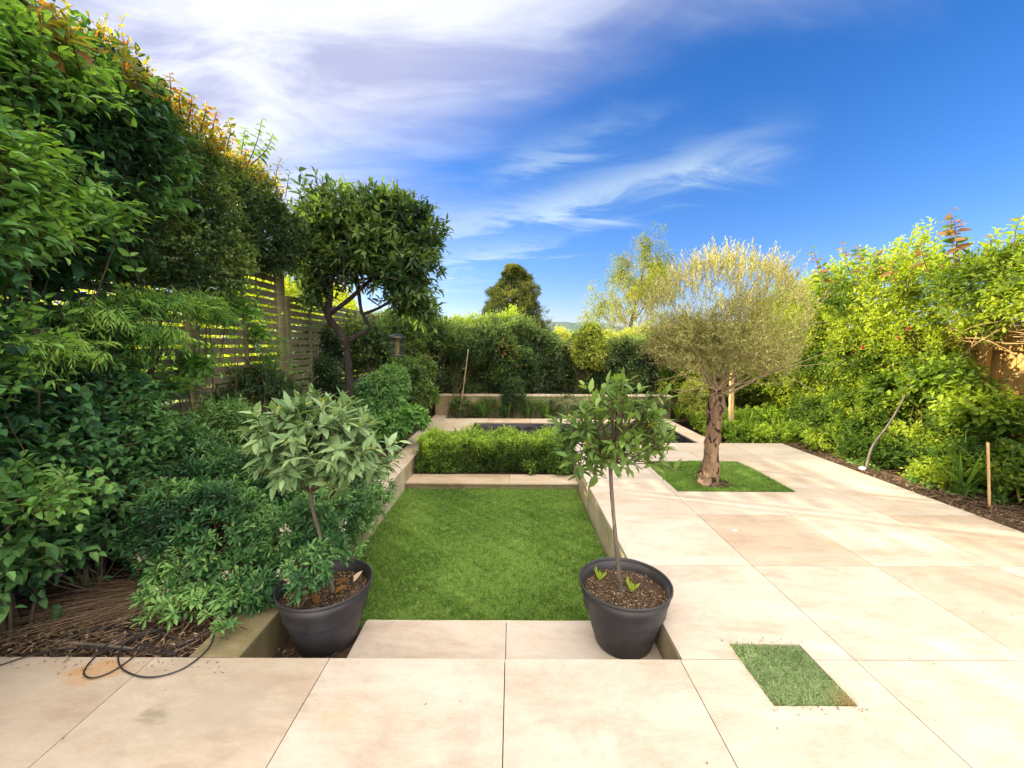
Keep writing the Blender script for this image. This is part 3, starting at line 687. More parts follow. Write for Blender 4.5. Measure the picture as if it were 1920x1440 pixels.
# olive ----------------------------------------------------
def olive():
    rng = np.random.default_rng(41); b = np.array([2.30, 4.62, -.05])
    t = thing('olive_tree', 'olive tree with patchy brown trunk and fine silvery head in the grass pit', 'tree', b)
    n = 40; s = 20; P = spline([b, b+[.0, 0, .3], b+[.02, 0, .7], b+[.04, 0, 1.05], b+[.05, 0, 1.27]], n); R = interp([.135, .10, .086, .082, .085, .094, .10, .09], n)
    a = Acc(); tubes(a, P, R, s, cap=True); V = a.v[0]; nz = Noise(rng, 14); nz2 = Noise(rng, 35)
    c = np.repeat(P, s, 0); d = V-c; a.v[0] = (c+d*(1+.13*nz(V)+.08*nz2(V))[:, None]).astype(np.float32)
    tk = a.build('trunk', M['bark_olive'], t, smooth=True)
    top = b+np.array([.05, 0, 1.2]); SA = Acc(); LA = Acc(); seeds = []
    for i in range(30):
        an = i*2.4+rng.uniform(-.3, .3); el = rng.uniform(.12, 1.4)
        seeds.append((top+np.array([math.cos(an)*.07, math.sin(an)*.07, rng.uniform(-.08, .08)]), np.array([math.cos(an)*math.cos(el), math.sin(an)*math.cos(el), math.sin(el)]), rng.uniform(.30, .46), .012))
    seeds.append((top+np.array([.08, -.02, -.10]), np.array([1, -.1, .55]), .62, .017))
    tp, td = branching(seeds, 4, rng, SA, ratio=.68, spread=.48, up=.13, nch=(2, 3), rr=.48)
    C = b+np.array([.04, 0, 1.88]); W2 = np.interp(tp[:, 2]-b[2], [1.15, 1.4, 1.75, 2.2, 2.8], [.45, .70, .84, .85, .5]); ok = (np.hypot(tp[:, 0]-C[0], tp[:, 1]-C[1]) < W2) & (tp[:, 2]-b[2] > 1.17) & (tp[:, 2]-b[2] < 2.66); tp = tp[ok]; td = td[ok]
    k = 3; P = np.repeat(tp, k, 0)+rng.normal(0, .05, (len(tp)*k, 3)); D = nrm(np.repeat(td, k, 0)*.8+rng.normal(0, .3, (len(tp)*k, 3))+UP*.6)
    nz = Noise(rng, 3)
    v = np.clip(.45+.22*nz(P)+.12*(P[:, 2]-C[2]), .02, .84)
    shoots(LA, SA, P, D, rng.uniform(.08, .2, len(P)), 10, .042, .0125, rng, v=v, lod=1, shape='lance', ang=(1.0, .5), sr=.0010, tipnew=.08, curve=.1)
    m3 = 900; an = rng.uniform(0, 6.28, m3); zz = rng.uniform(1.32, 1.85, m3); rr_ = np.interp(zz, [1.32, 1.85], [.62, .84])*rng.uniform(.35, 1, m3)**.6; P = np.stack([C[0]+np.cos(an)*rr_, C[1]+np.sin(an)*rr_, b[2]+zz], 1); D = nrm(np.stack([np.cos(an)*.7, np.sin(an)*.7, np.ones(m3)*.7], 1)+rng.normal(0, .35, (m3, 3)))
    shoots(LA, SA, P, D, rng.uniform(.1, .24, m3), 11, .044, .013, rng, v=np.clip(.4+.25*nz(P), .02, .84), lod=1, shape='lance', ang=(1.0, .5), sr=.0012, tipnew=.05, curve=.1)
    # upright new shoots on the crown's top
    m2 = 620; an = rng.uniform(0, 6.28, m2); rr_ = rng.uniform(0, 1, m2)**.5
    P = C+np.stack([np.cos(an)*rr_*.80, np.sin(an)*rr_*.80, .74*np.sqrt(np.clip(1-rr_**2, 0, 1))-.12], 1); D = nrm(np.stack([np.cos(an)*rr_*.25, np.sin(an)*rr_*.25, np.ones(m2)], 1)+rng.normal(0, .15, (m2, 3)))
    shoots(LA, SA, P, D, rng.uniform(.14, .34, m2), 13, .050, .014, rng, v=rng.uniform(.5, .84, m2), lod=1, shape='lance', ang=(.7, .3), sr=.0018, tipnew=.3, curve=.1)
    LA.build('crown', M['olive'], t); SA.build('branches', M['twig_pale'], tk)
olive()
# bay tree on the left ----------------------------------------
def bay_tree():
    rng = np.random.default_rng(51); b = at(655, 760, 6.2); b[2] = -.05
    t = thing('bay_tree', 'tall clipped bay tree with forked dark limbs on the left beside the slatted fence', 'tree', b)
    Y = 6.2; A_ = lambda x, y, d=0: at(x, y, Y+d)
    trunk(t, [b, A_(654, 700), A_(650, 660), A_(648, 634)], [.07, .058, .055, .062], M['bark_dark'], n=24)
    LB = Acc()
    def limb(pts, r): P = spline(pts, len(pts)*5); tubes(LB, P, interp(r, len(P)), 8, cap=True)
    limb([A_(650, 642), A_(630, 615), A_(615, 590, -.05), A_(620, 540, -.1), A_(612, 470, -.1), A_(602, 390, -.05)], [.055, .056, .05, .038, .028, .014])
    limb([A_(650, 642), A_(672, 628), A_(692, 615, .05), A_(678, 585, .1), A_(672, 540, .1), A_(668, 490, .1), A_(690, 420, .1)], [.045, .038, .034, .028, .026, .02, .01])
    limb([A_(617, 590), A_(650, 565), A_(678, 540, .15), A_(720, 500, .2), A_(760, 450, .2)], [.035, .034, .03, .022, .01])
    limb([A_(678, 590, .1), A_(715, 575), A_(755, 545, -.1), A_(790, 500, -.2)], [.024, .022, .018, .008])
    limb([A_(610, 585, -.05), A_(596, 560, -.1), A_(585, 520, -.2), A_(570, 470, -.2)], [.024, .02, .016, .008])
    for i in range(46):
        an = rng.uniform(0, 6.28); c = A_(rng.choice([612, 672, 690]), rng.uniform(430, 560)); e = at(695, 460, Y)+np.array([math.cos(an)*.95, rng.normal(0, .5), math.sin(an)*.8])
        limb([c, (c+e)/2+rng.normal(0, .1, 3), e], [.013, .009, .004])
    LB.build('limbs', M['bark_dark'], next(c for c in t.children if c.name.startswith('trunk')), smooth=True)
    bl = [px(640, 410, Y, .60, .65, .50), px(745, 420, Y, .62, .65, .55), px(770, 500, Y, .46, .55, .50), px(700, 470, Y, .85, .75, .62), px(600, 480, Y-.1, .40, .5, .55), px(760, 555, Y, .38, .42, .30), px(585, 425, Y, .32, .4, .50), px(590, 540, Y-.1, .28, .35, .32), px(790, 575, Y, .25, .3, .25), px(650, 385, Y, .5, .5, .38), px(730, 390, Y, .45, .5, .34), px(785, 440, Y, .32, .4, .4)]
    bush(t, bl, 1900, .28, 8, .155, .052, M['laurel'], seed=52, name='crown', nstem=0, lod=2, shape='lance', r0=.3, r1=1.02, bump=.14, keep=.55, vc=.42, va=.22, ang=(1.0, .45), tipnew=.04, curve=.12, sr=.0025, stem_mat=M['bark_dark'], hemi=-1)
bay_tree()
# potted bays -------------------------------------------------
def lathe(acc, prof, c, n=72, mi=0):
    an = np.arange(n)*2*math.pi/n
    V = np.concatenate([np.stack([c[0]+r*np.cos(an), c[1]+r*np.sin(an), np.full(n, c[2]+z)], 1) for r, z in prof])
    acc.add(V, [(k*n+i, k*n+(i+1) % n, (k+1)*n+(i+1) % n, (k+1)*n+i) for k in range(len(prof)-1) for i in range(n)], mi=mi)
def chips(acc, c, R, n, rng, z, sz=.02, v=None):
    r = R*np.sqrt(rng.uniform(0, 1, n)); an = rng.uniform(0, 6.28, n)
    P = np.stack([c[0]+r*np.cos(an), c[1]+r*np.sin(an), z+rng.uniform(0, .012, n)], 1)
    A = nrm(np.stack([rng.normal(0, 1, n), rng.normal(0, 1, n), rng.normal(0, .25, n)], 1)); Nn = UP+rng.normal(0, .35, (n, 3))
    leaves(acc, P, A, Nn, sz*rng.uniform(.4, 1.6, n), sz*.35*rng.uniform(.5, 1.5, n), rng.uniform(0, 1, n) if v is None else v, 0, 'ovate', .1, .3, rng)
def pot_tree(c, label, seed, mat, crown, ll, nsh, stem, vc, k, zr=.385, leafr=.33, down=.08, up=.45):
    rng = np.random.default_rng(seed)
    t = thing('potted_bay_tree', label, 'potted tree', c, 'bay trees in dark pots')
    a = Acc(); H = zr
    lathe(a, [(.0, .004), (.150, .004), (.158, .0), (.168, .012), (.205, H*.35), (.232, H*.60), (.238, H*.655), (.2395, H*.662), (.259, H*.84), (.268, H*.955), (.262, H*.95), (.253, H*.84), (.24, H*.6)], c)
    po = a.build('pot', M['pot'], t, smooth=True); a = Acc(); lathe(a, [(.262, H*.95), (.2685, H*.955), (.273, H*.97), (.2735, H), (.268, H+.003), (.263, H*.995), (.262, H*.95)], c); a.build('rim', M['pot'], po, smooth=True)
    a = Acc(); zs = H*.80; nz = Noise(rng, 14)
    rr_ = np.linspace(0, .252, 16); an = np.arange(48)*2*math.pi/48
    V = np.concatenate([np.stack([c[0]+r*np.cos(an), c[1]+r*np.sin(an), np.full(48, c[2]+zs)], 1) for r in rr_]); V[:, 2] += .008*nz(V)
    a.add(V, [(q*48+i, q*48+(i+1) % 48, (q+1)*48+(i+1) % 48, (q+1)*48+i) for q in range(15) for i in range(48)])
    a.build('soil', M['soil'], t, smooth=True)
    a = Acc(); chips(a, c, .24, 2600, rng, c[2]+zs, .015); tag(a.build('bark_mulch', M['dead'], t), kind='stuff')
    st = [np.array(p, float) for p in stem]; P = spline(st, 30); a = Acc()
    tubes(a, P, interp([.016, .0125, .0115, .011, .012], 30)*(1+rng.normal(0, .03, 30)), 10)
    a.build('trunk', M['bark_grey'], t, smooth=True)
    top = st[-1]; SA = Acc(); LA = Acc()
    P, Nm = sample(crown, nsh, rng, leafr, 1.0, .12, Noise(rng, 6), keep=.3, hemi=-1)
    for p in P[:90]:
        m_ = (top+p)/2+rng.normal(0, .03, 3)+np.array([0, 0, -.02]); q = spline([top+np.array([0, 0, rng.uniform(-.06, .12)]), m_, p], 8); tubes(SA, q, interp([.0055, .004, .002], 8), 5)
    D = nrm(Nm*.75+UP*up+rng.normal(0, .35, P.shape)); L = rng.uniform(.08, .19, len(P)); nz = Noise(rng, 5)
    shoots(LA, SA, P-D*(L*.7)[:, None], D, L, k, ll, ll*.38, rng, v=np.clip(vc+.2*nz(P)+rng.normal(0, .08, len(P)), .02, .84), lod=2, shape='ovate', ang=(1.25, .5), tipnew=.03, curve=.16, sr=.0022, vj=.1, fold=.15, down=down, upn=.8)
    LA.build('crown', mat, t, smooth=True); SA.build('branches', M['twig'], t)
    return t
cR = (.685, 2.33, -.19)
pot_tree(cR, 'potted bay tree with sparse bright green leaves, right of the sunken lawn', 61, M['bay_fresh'],
    [(.60, 2.33, 1.10, .30, .26, .22), (.42, 2.3, .99, .18, .18, .12), (.80, 2.33, 1.04, .17, .18, .12), (.57, 2.3, 1.32, .17, .14, .12), (.78, 2.3, 1.22, .15, .14, .12), (.36, 2.3, 1.16, .13, .12, .10), (.54, 2.3, 1.40, .07, .07, .06)], .10, 145,
    [(.665, 2.33, .10), (.635, 2.33, .35), (.605, 2.33, .60), (.585, 2.33, .80), (.575, 2.33, .95)], .45, 6, leafr=.3, down=-.05, up=.8)
cL = (-1.13, 2.35, -.22)
pot_tree(cL, 'potted bay tree with dense pale grey green leaves, left of the sunken lawn', 62, M['bay_pale'],
    [(-1.19, 2.42, 1.05, .36, .34, .26), (-1.30, 2.4, .98, .26, .26, .20), (-1.02, 2.42, .98, .26, .26, .2), (-1.19, 2.4, 1.20, .24, .24, .12)], .112, 300,
    [(-1.10, 2.38, .07), (-1.12, 2.38, .22), (-1.17, 2.4, .42), (-1.21, 2.4, .60), (-1.22, 2.4, .75)], .55, 8, zr=.39)
def sprout(c, label):
    rng = np.random.default_rng(5); t = thing('weed_seedling', label, 'weed', c, None); a = Acc(); n = 7
    D = nrm(np.stack([rng.normal(0, .35, n), rng.normal(0, .35, n), np.ones(n)], 1))
    leaves(a, np.tile(np.array(c), (n, 1)), D, rng.normal(0, 1, (n, 3)), .085*rng.uniform(.6, 1.2, n), .018, np.full(n, .8), 2, 'obovate', .2, .2, rng); a.build('leaves', M['lime'], t)
sprout((.73, 2.34, .115), 'pale green toothed seedling beside the stem in the right hand pot')
sprout((.56, 2.46, .115), 'small seedling near the left rim inside the right hand pot')
rng = np.random.default_rng(8)
for i, (dx, dy, r, lb) in enumerate(((.02, .07, .3, 'curled orange brown dead leaf nearest the stem in the left pot'), (.12, .10, 1.2, 'tan dead leaf at the right rim in the left pot'), (.05, -.02, .5, 'orange dead leaf lying in front in the left pot'), (.0, -.13, 2.2, 'small pinkish dead leaf by the front rim of the left pot'))):
    a = Acc(); p = np.array([[cL[0]+dx+.02, cL[1]+dy-.02, cL[2]+.335]])
    leaves(a, p, np.array([[math.cos(r), math.sin(r), .15]]), np.array([[0, 0, 1.]]), .085, .04, [.95], 2, 'ovate', -.25, .5); o = a.build('fallen_leaf', M['orange_tips'] if i != 1 else M['dead']); tag(o, lb, 'dead leaf', 'dead leaves in the left pot')
# box hedge ---------------------------------------------------
def box_hedge():
    t = thing('box_hedge', 'low clipped box hedge with bright green top in front of the pool', 'hedge', (-.3, 5.95, -.23))
    rng = np.random.default_rng(71); n = 6800
    x0, x1, y0, y1, z0, z1 = XL+.06, XR-.05, 5.66, 6.22, -.2, .28
    f = rng.choice(3, n, p=[.42, .46, .12]); inner = rng.uniform(0, 1, n) < .3; u = rng.uniform(0, 1, (n, 2)); P = np.zeros((n, 3)); Nm = np.zeros((n, 3))
    m0 = f == 0; P[m0] = np.stack([x0+(x1-x0)*u[m0, 0], np.full(m0.sum(), y0), z0+(z1-z0)*u[m0, 1]], 1); Nm[m0] = (0, -1, .2)
    m1 = f == 1; P[m1] = np.stack([x0+(x1-x0)*u[m1, 0], y0+(y1-y0)*u[m1, 1], np.full(m1.sum(), z1)], 1); Nm[m1] = (0, 0, 1)
    m2 = f == 2; sd_ = rng.integers(0, 3, m2.sum()); P[m2] = np.stack([np.where(sd_ == 0, x0, np.where(sd_ == 1, x1, x0+(x1-x0)*u[m2, 0])), np.where(sd_ == 2, y1, y0+(y1-y0)*u[m2, 0]), z0+(z1-z0)*u[m2, 1]], 1); Nm[m2] = np.stack([np.where(sd_ == 0, -1, np.where(sd_ == 1, 1, 0)), np.where(sd_ == 2, 1, 0), np.zeros(m2.sum())], 1)
    nz = Noise(rng, 7); nz2 = Noise(rng, 4); P += Nm*(.075*nz(P)+.03*Noise(rng, 25)(P)-rng.uniform(0, .12, n))[:, None]; edge = np.clip((P[:, 1]-y0)/.12, 0, 1); P[:, 2] -= np.where(m1, (1-edge)*.05, 0)
    P[inner] = np.stack([rng.uniform(x0, x1, inner.sum()), rng.uniform(y0, y1, inner.sum()), z0+(z1-.03-z0)*rng.uniform(0, 1, inner.sum())**.5], 1)
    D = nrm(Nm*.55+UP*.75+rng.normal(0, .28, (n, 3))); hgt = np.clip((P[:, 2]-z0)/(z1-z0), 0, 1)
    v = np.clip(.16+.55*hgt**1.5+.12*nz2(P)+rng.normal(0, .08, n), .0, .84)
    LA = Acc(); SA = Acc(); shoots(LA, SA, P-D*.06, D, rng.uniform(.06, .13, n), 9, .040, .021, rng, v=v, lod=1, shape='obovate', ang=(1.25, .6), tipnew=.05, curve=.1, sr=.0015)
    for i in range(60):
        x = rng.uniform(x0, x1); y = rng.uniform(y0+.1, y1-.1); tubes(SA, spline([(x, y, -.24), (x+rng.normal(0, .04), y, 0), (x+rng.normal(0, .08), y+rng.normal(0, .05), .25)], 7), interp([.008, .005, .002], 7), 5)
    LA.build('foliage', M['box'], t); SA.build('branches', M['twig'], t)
box_hedge()
# back hedges ---------------------------------------------------
def wall_hedge(t, x0, x1, y0, y1, zt, n, mat, seed, ll, lw, k=7, SL=.22, z0=.35, topv=.4, newg=.0, lod=1, shape='ovate', basev=.3, bumpa=.14):
    rng = np.random.default_rng(seed); nz = Noise(rng, 2.6); nz2 = Noise(rng, 5)
    W_, Dp, Hh = x1-x0, y1-y0, np.mean([zt(x) for x in (x0, (x0+x1)/2, x1)])-z0
    ar = np.array([W_*Hh, W_*Dp*1.3, Dp*Hh*.6, Dp*Hh*.6, W_*Hh*.35]); f = rng.choice(5, n, p=ar/ar.sum()); u = rng.uniform(0, 1, (n, 2))
    X = x0+W_*u[:, 0]; X = np.where(f == 2, x0, np.where(f == 3, x1, X)); Y = np.where(f == 0, y0, np.where(f == 4, y1, y0+Dp*u[:, 0 if False else 1]))
    ZT = np.array([zt(x) for x in X]); Z = np.where(f == 1, ZT, z0+(ZT-z0)*np.where((f == 2) | (f == 3), u[:, 0], u[:, 1]))
    Nm = np.array([(0, -1, 0), (0, 0, 1), (-1, 0, 0), (1, 0, 0), (0, 1, 0)], float)[f]; P = np.stack([X, Y, Z], 1)
    P += Nm*(bumpa*nz(P)+.05*nz2(P)-rng.uniform(0, .28, n)**1.3)[:, None]
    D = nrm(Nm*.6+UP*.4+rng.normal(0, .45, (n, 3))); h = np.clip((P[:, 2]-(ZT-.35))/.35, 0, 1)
    v = np.clip(basev+topv*h+.18*nz2(P)+rng.normal(0, .1, n), .0, .84)  # sunlit hedge top put into the leaf tone, lighter near the top
    LA = Acc(); SA = Acc(); L = SL*rng.uniform(.6, 1.4, n)
    shoots(LA, SA, P-D*(L*.7)[:, None], D, L, k, ll, lw, rng, v=v, lod=lod, shape=shape, ang=(1.1, .5), tipnew=newg, curve=.2, sr=.002)
    for i in range(int(W_*12)):
        x = rng.uniform(x0, x1); y = rng.uniform(y0+.1, y1-.1); tubes(SA, spline([(x, y, z0-.3), (x+rng.normal(0, .1), y, z0+.8), (x+rng.normal(0, .25), y+rng.normal(0, .15), z0+1.4)], 7), interp([.014, .01, .005], 7), 5)
    LA.build('foliage', mat, t); SA.build('branches', M['twig'], t)
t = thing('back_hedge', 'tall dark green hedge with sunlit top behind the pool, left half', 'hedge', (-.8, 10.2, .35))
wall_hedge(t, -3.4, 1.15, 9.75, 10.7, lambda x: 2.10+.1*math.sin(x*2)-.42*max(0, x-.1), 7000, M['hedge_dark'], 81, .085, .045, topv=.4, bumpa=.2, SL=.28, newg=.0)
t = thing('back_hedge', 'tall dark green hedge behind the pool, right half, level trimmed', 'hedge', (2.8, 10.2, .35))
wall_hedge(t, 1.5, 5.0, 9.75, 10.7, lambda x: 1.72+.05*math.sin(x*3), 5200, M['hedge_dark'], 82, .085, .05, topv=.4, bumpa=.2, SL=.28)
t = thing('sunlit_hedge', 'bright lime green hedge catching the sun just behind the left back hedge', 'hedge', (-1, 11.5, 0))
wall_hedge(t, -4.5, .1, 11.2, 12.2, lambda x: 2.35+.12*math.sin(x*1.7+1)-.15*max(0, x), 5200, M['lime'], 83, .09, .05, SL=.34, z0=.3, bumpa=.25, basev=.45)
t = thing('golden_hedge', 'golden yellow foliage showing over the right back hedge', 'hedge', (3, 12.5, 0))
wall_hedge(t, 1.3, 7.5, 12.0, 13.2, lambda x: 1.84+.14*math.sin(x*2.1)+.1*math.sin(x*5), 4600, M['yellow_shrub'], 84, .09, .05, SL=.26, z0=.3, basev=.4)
# generic shrubs -------------------------------------------------
def shrub(name, label, cat, blobs, n, SL, k, ll, lw, mat, seed, base=None, group=None, **kw):
    c = np.array(blobs[0][:3], float); b = np.array(base if base is not None else (c[0], c[1], 0.0), float)
    t = thing(name, label, cat, b, group); bush(t, blobs, n, SL, k, ll, lw, M[mat], seed=seed, base=b, **kw); return t
# yellow variegated shrub in front of the back hedge
shrub('variegated_shrub', 'cream and yellow leaved shrub in front of the gap in the back hedge', 'shrub', [px(1105, 665, 9.6, .45, .4, .55), px(1108, 640, 9.7, .32, .3, .45)], 1100, .2, 7, .09, .045, 'yellow_shrub', 91, base=(1.6, 9.7, .36), lod=1, vc=.35, va=.3, nstem=14)
shrub('red_tipped_shrub', 'dark shrub with orange red young leaves in front of the back hedge', 'shrub', [px(960, 690, 9.5, .55, .35, .6), px(940, 650, 9.5, .4, .3, .4)], 900, .22, 7, .09, .045, 'privet', 92, base=(-.05, 9.5, .36), lod=1, vc=.35, tipnew=.03, nstem=10)
def tips(label, pts, Y, mat='orange_tips', seed=1, n=9, L=.12, ll=.09, lw=.045, hang=0., sl=.35, name='young_shoot', cat='shoot', parent=None, basez=None):
    rng = np.random.default_rng(seed); LA = Acc(); SA = Acc(); B = []
    for (x, y) in pts:
        p = at(x, y, Y); B.append(p)
    B = np.array(B); N = len(B)
    D = nrm(np.tile(UP, (N, 1))+rng.normal(0, .25, (N, 3)))
    shoots(LA, SA, B-D*sl*.8, D, np.full(N, sl), n, ll, lw, rng, v=np.full(N, .87), lod=2, shape='ovate', ang=(1.3, .5), tipnew=.6, curve=.3, sr=.003, down=hang)
    return LA, SA
rt = bpy.data.objects['red_tipped_shrub']
LA, SA = tips('', [(942, 640), (950, 650), (965, 643), (935, 655), (972, 660), (958, 668), (968, 690), (945, 662)], 9.15, seed=3, sl=.2, n=6, ll=.10); LA.build('red_young_leaves', M['orange_tips'], rt)
# standard trained shrub with pale stems at the back
shrub('standard_shrub', 'small leaved ball headed shrub on a leaning cane at the back left of the pool', 'shrub', [px(880, 660, 9.3, .45, .3, .45)], 700, .16, 8, .06, .03, 'privet', 93, base=(-1.35, 9.0, 0), nstem=8, vc=.4)
def cane(p0, p1, r, label, mat='cane', group=None, name='cane', cat='cane'):
    a = Acc(); P = spline([p0, (np.array(p0)+np.array(p1))/2+np.array([.006, .004, 0]), p1], 14); R = np.full(14, r); R[[3, 7, 11]] *= 1.15
    tubes(a, P, R, 8, cap=True); o = a.build(name, M[mat], None, smooth=True); tag(o, label, cat, group); return o
cane(at(862, 775, 8.9), at(878, 655, 8.95),   .011, 'pale cane leaning up through the ball headed shrub at the back', 'twig_pale')
cane(at(1368, 805, 7.3), at(1371, 700, 7.3), .028, 'pale round timber stake just right of the olive trunk', 'cane', name='tree_stake', cat='stake', group='tree stakes behind the olive')
cane(at(1373.5, 800, 7.5), at(1374, 708, 7.5), .022, 'thinner timber stake close behind the pale stake', 'cane', name='tree_stake', cat='stake', group='tree stakes behind the olive')
# left middle planting -------------------------------------------------
shrub('evergreen_shrub', 'dark shrub covering the far fence behind the bay tree trunk', 'shrub', [px(600, 650, 7.2, .5, .5, .5), px(580, 700, 6.9, .6, .5, .5), px(690, 660, 8.2, .7, .6, .7), px(640, 750, 7.2, .8, .5, .4)], 2600, .24, 8, .085, .036, 'hedge_dark', 94, base=(-3, 7.4, 0), nstem=20, vc=.4, va=.25)
shrub('loose_shrub', 'tall loose light green shrub beside the hanging bird feeder', 'shrub', [px(760, 620, 8.6, .55, .5, .55), px(820, 630, 9.2, .45, .4, .5), px(735, 640, 8.4, .5, .4, .5)], 1600, .3, 9, .075, .03, 'privet', 95, base=(-2.2, 8.8, 0), nstem=16, vc=.6, va=.25, up=.6, r0=.5)
shrub('yellow_leaved_shrub', 'shrub with yellowish young leaves left of the raised bed wall', 'shrub', [px(760, 700, 7.8, .45, .4, .40), px(790, 740, 7.6, .30, .3, .30), px(790, 690, 8.3, .3, .3, .3)], 900, .22, 7, .10, .048, 'privet', 96, base=(-2.1, 7.8, 0), nstem=12, vc=.62, va=.25, tipnew=.02)
shrub('green_shrub', 'rounded fresh green shrub behind the end of the left wall', 'shrub', [px(715, 745, 6.6, .42, .4, .38), px(735, 715, 6.7, .28, .28, .3), px(680, 770, 6.3, .35, .3, .3)], 1000, .18, 8, .085, .030, 'pittosporum', 97, base=(-2.1, 6.6, 0), nstem=10, vc=.62, va=.2, mode='whorl', ang=(1.2, .5))
shrub('lobed_leaf_plant', 'low plant with broad lobed leaves overhanging the left wall near the pool', 'plant', [px(770, 785, 6.4, .34, .3, .22), px(735, 800, 6.2, .3, .3, .2)], 230, .14, 6, .12, .075, 'rose_green', 98, base=(-1.85, 6.4, 0), nstem=10, vc=.5, ang=(1.4, .7), lod=2)
# slat side shrubs
shrub('woody_shrub', 'sparse twiggy shrub in front of the block wall and slatted fence', 'shrub', [px(470, 720, 4.9, .5, .35, .3), px(520, 735, 5.3, .35, .3, .28), px(400, 770, 4.3, .4, .35, .25)], 900, .22, 8, .075, .028, 'privet', 99, base=at(400, 850, 4.2)*[1, 1, 0], nstem=26, vc=.45, srad=.014, r0=.5)
shrub('feathery_shrub', 'light green shrub with narrow leaves below the fence behind the left potted bay', 'shrub', [px(430, 790, 3.9, .34, .3, .25), px(380, 830, 3.7, .35, .3, .3), px(460, 830, 4.2, .35, .3, .3)], 900, .2, 9, .07, .018, 'pittosporum', 100, base=(-2.6, 3.9, 0), nstem=14, vc=.65, shape='lance', up=.6)
# pittosporum / large front shrub with cream flowers --------------------
bl = [px(420, 985, 2.75, .40, .42, .34), px(330, 1000, 2.65, .34, .36, .34), px(480, 930, 3.2, .48, .48, .40), px(380, 900, 3.2, .48, .46, .36), px(600, 960, 3.3, .42, .45, .38), px(640, 930, 3.7, .34, .42, .36), px(560, 1010, 2.75, .30, .30, .28), px(470, 1080, 2.45, .25, .25, .16), px(330, 1100, 2.45, .17, .2, .12)]
t = shrub('flowering_shrub', 'large spreading glossy green shrub with cream flower clusters spilling over the left wall', 'shrub', bl, 3900, .15, 11, .062, .0185, 'pittosporum', 101, base=(-2.1, 2.9, -.02), nstem=60, mode='whorl', shape='obovate', ang=(1.35, .55), lod=2, vc=.45, va=.3, r0=.72, bump=.22, keep=.72, curve=.08, hemi=-.8, up=.3)
rng = np.random.default_rng(102)
for (x, y, d) in ((432, 1078, 2.35), (482, 1102, 2.3), (304, 1108, 2.3), (352, 1058, 2.4), (268, 1038, 2.4), (545, 1060, 2.35), (533, 1075, 2.3), (536, 995, 2.55), (640, 985, 3.0), (545, 1080, 2.3)):
    a = Acc(); n = 34; c = at(x, y, d); P = c+rng.normal(0, .013, (n, 3)); A = nrm(P-c+rng.normal(0, .004, (n, 3))+UP*.004)
    leaves(a, P, A, rng.normal(0, 1, (n, 3)), .020, .012, rng.uniform(.1, .8, n), 1, 'obovate', .3, .2, rng); a.build('flower_cluster', M['petal'], t)
# shoots of the flowering shrub in front: in pot and below
shrub('trailing_shoots', 'leafy glossy shoots spilling into the left pot', 'plant', [px(575, 1070, 2.2, .13, .1, .10), px(610, 1040, 2.3, .12, .1, .1), px(570, 1095, 2.12, .06, .05, .04)], 75, .13, 11, .058, .016, 'pittosporum', 103, base=(-1.3, 2.4, .05), nstem=8, mode='whorl', shape='obovate', lod=2, vc=.5, ang=(1.35, .6), srad=.004)
shrub('low_shoots', 'small whorled sprig of leaves over the mossy wall top', 'plant', [px(425, 1175, 2.08, .03, .03, .02)], 6, .09, 10, .06, .017, 'pittosporum', 104, base=(-1.55, 2.15, .0), nstem=2, mode='whorl', shape='obovate', lod=2, vc=.7, ang=(1.45, .6), srad=.003)
shrub('low_shoots', 'bright whorled shoots reaching out over the bare soil at the front of the left bed', 'plant', [px(380, 1125, 2.25, .20, .1, .05), px(300, 1150, 2.15, .08, .06, .03)], 45, .12, 10, .062, .017, 'pittosporum', 105, base=(-1.9, 2.4, .0), nstem=10, mode='whorl', shape='obovate', lod=2, vc=.68, ang=(1.45, .6), srad=.004)
# big climber mass on the left ----------------------------------------
# dark small-leaved hedge along the fence top
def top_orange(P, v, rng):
    m = (P[:, 2] > 3.35+.12*np.sin(P[:, 1]*5)) & (rng.uniform(0, 1, len(P)) < .45); return np.where(m, rng.uniform(.86, .99, len(P)), v)  # light from behind painted as orange leaf colour along the top
bl = [(-3.15, y, 3.08+.06*math.sin(y*2.3), .42, .55, .62) for y in (3.3, 3.9, 4.5, 5.1)]+[(-3.1, y, 2.55, .40, .5, .5) for y in (3.0, 3.6, 4.2)]+[(-3.1, 5.5, 3.0, .35, .35, .5)]
shrub('evergreen_climber', 'dense dark climber with tips coloured orange for backlight hanging over the top of the slatted fence', 'climber', bl, 6200, .22, 8, .062, .036, 'hedge_dark', 111, base=(-3.3, 4.2, 0), nstem=12, vc=.5, va=.25, newf=top_orange, r0=.7, curve=.15, lod=1, hemi=-.9, bump=.1)
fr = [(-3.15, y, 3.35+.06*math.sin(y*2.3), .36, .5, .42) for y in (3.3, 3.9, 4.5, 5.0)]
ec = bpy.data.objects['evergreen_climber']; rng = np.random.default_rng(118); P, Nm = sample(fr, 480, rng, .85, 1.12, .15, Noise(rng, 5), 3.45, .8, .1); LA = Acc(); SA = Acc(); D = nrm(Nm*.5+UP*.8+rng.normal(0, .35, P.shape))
shoots(LA, SA, P-D*.1, D, rng.uniform(.12, .32, len(P)), 7, .07, .034, rng, v=rng.uniform(.3, .86, len(P)), lod=1, tipnew=.18, curve=.2, vj=.2); LA.build('backlit_tips', M['backlit_fringe'], ec); SA.build('tip_stems', M['twig_red'], ec)  # glow of sun through the top leaves, put into their orange colour
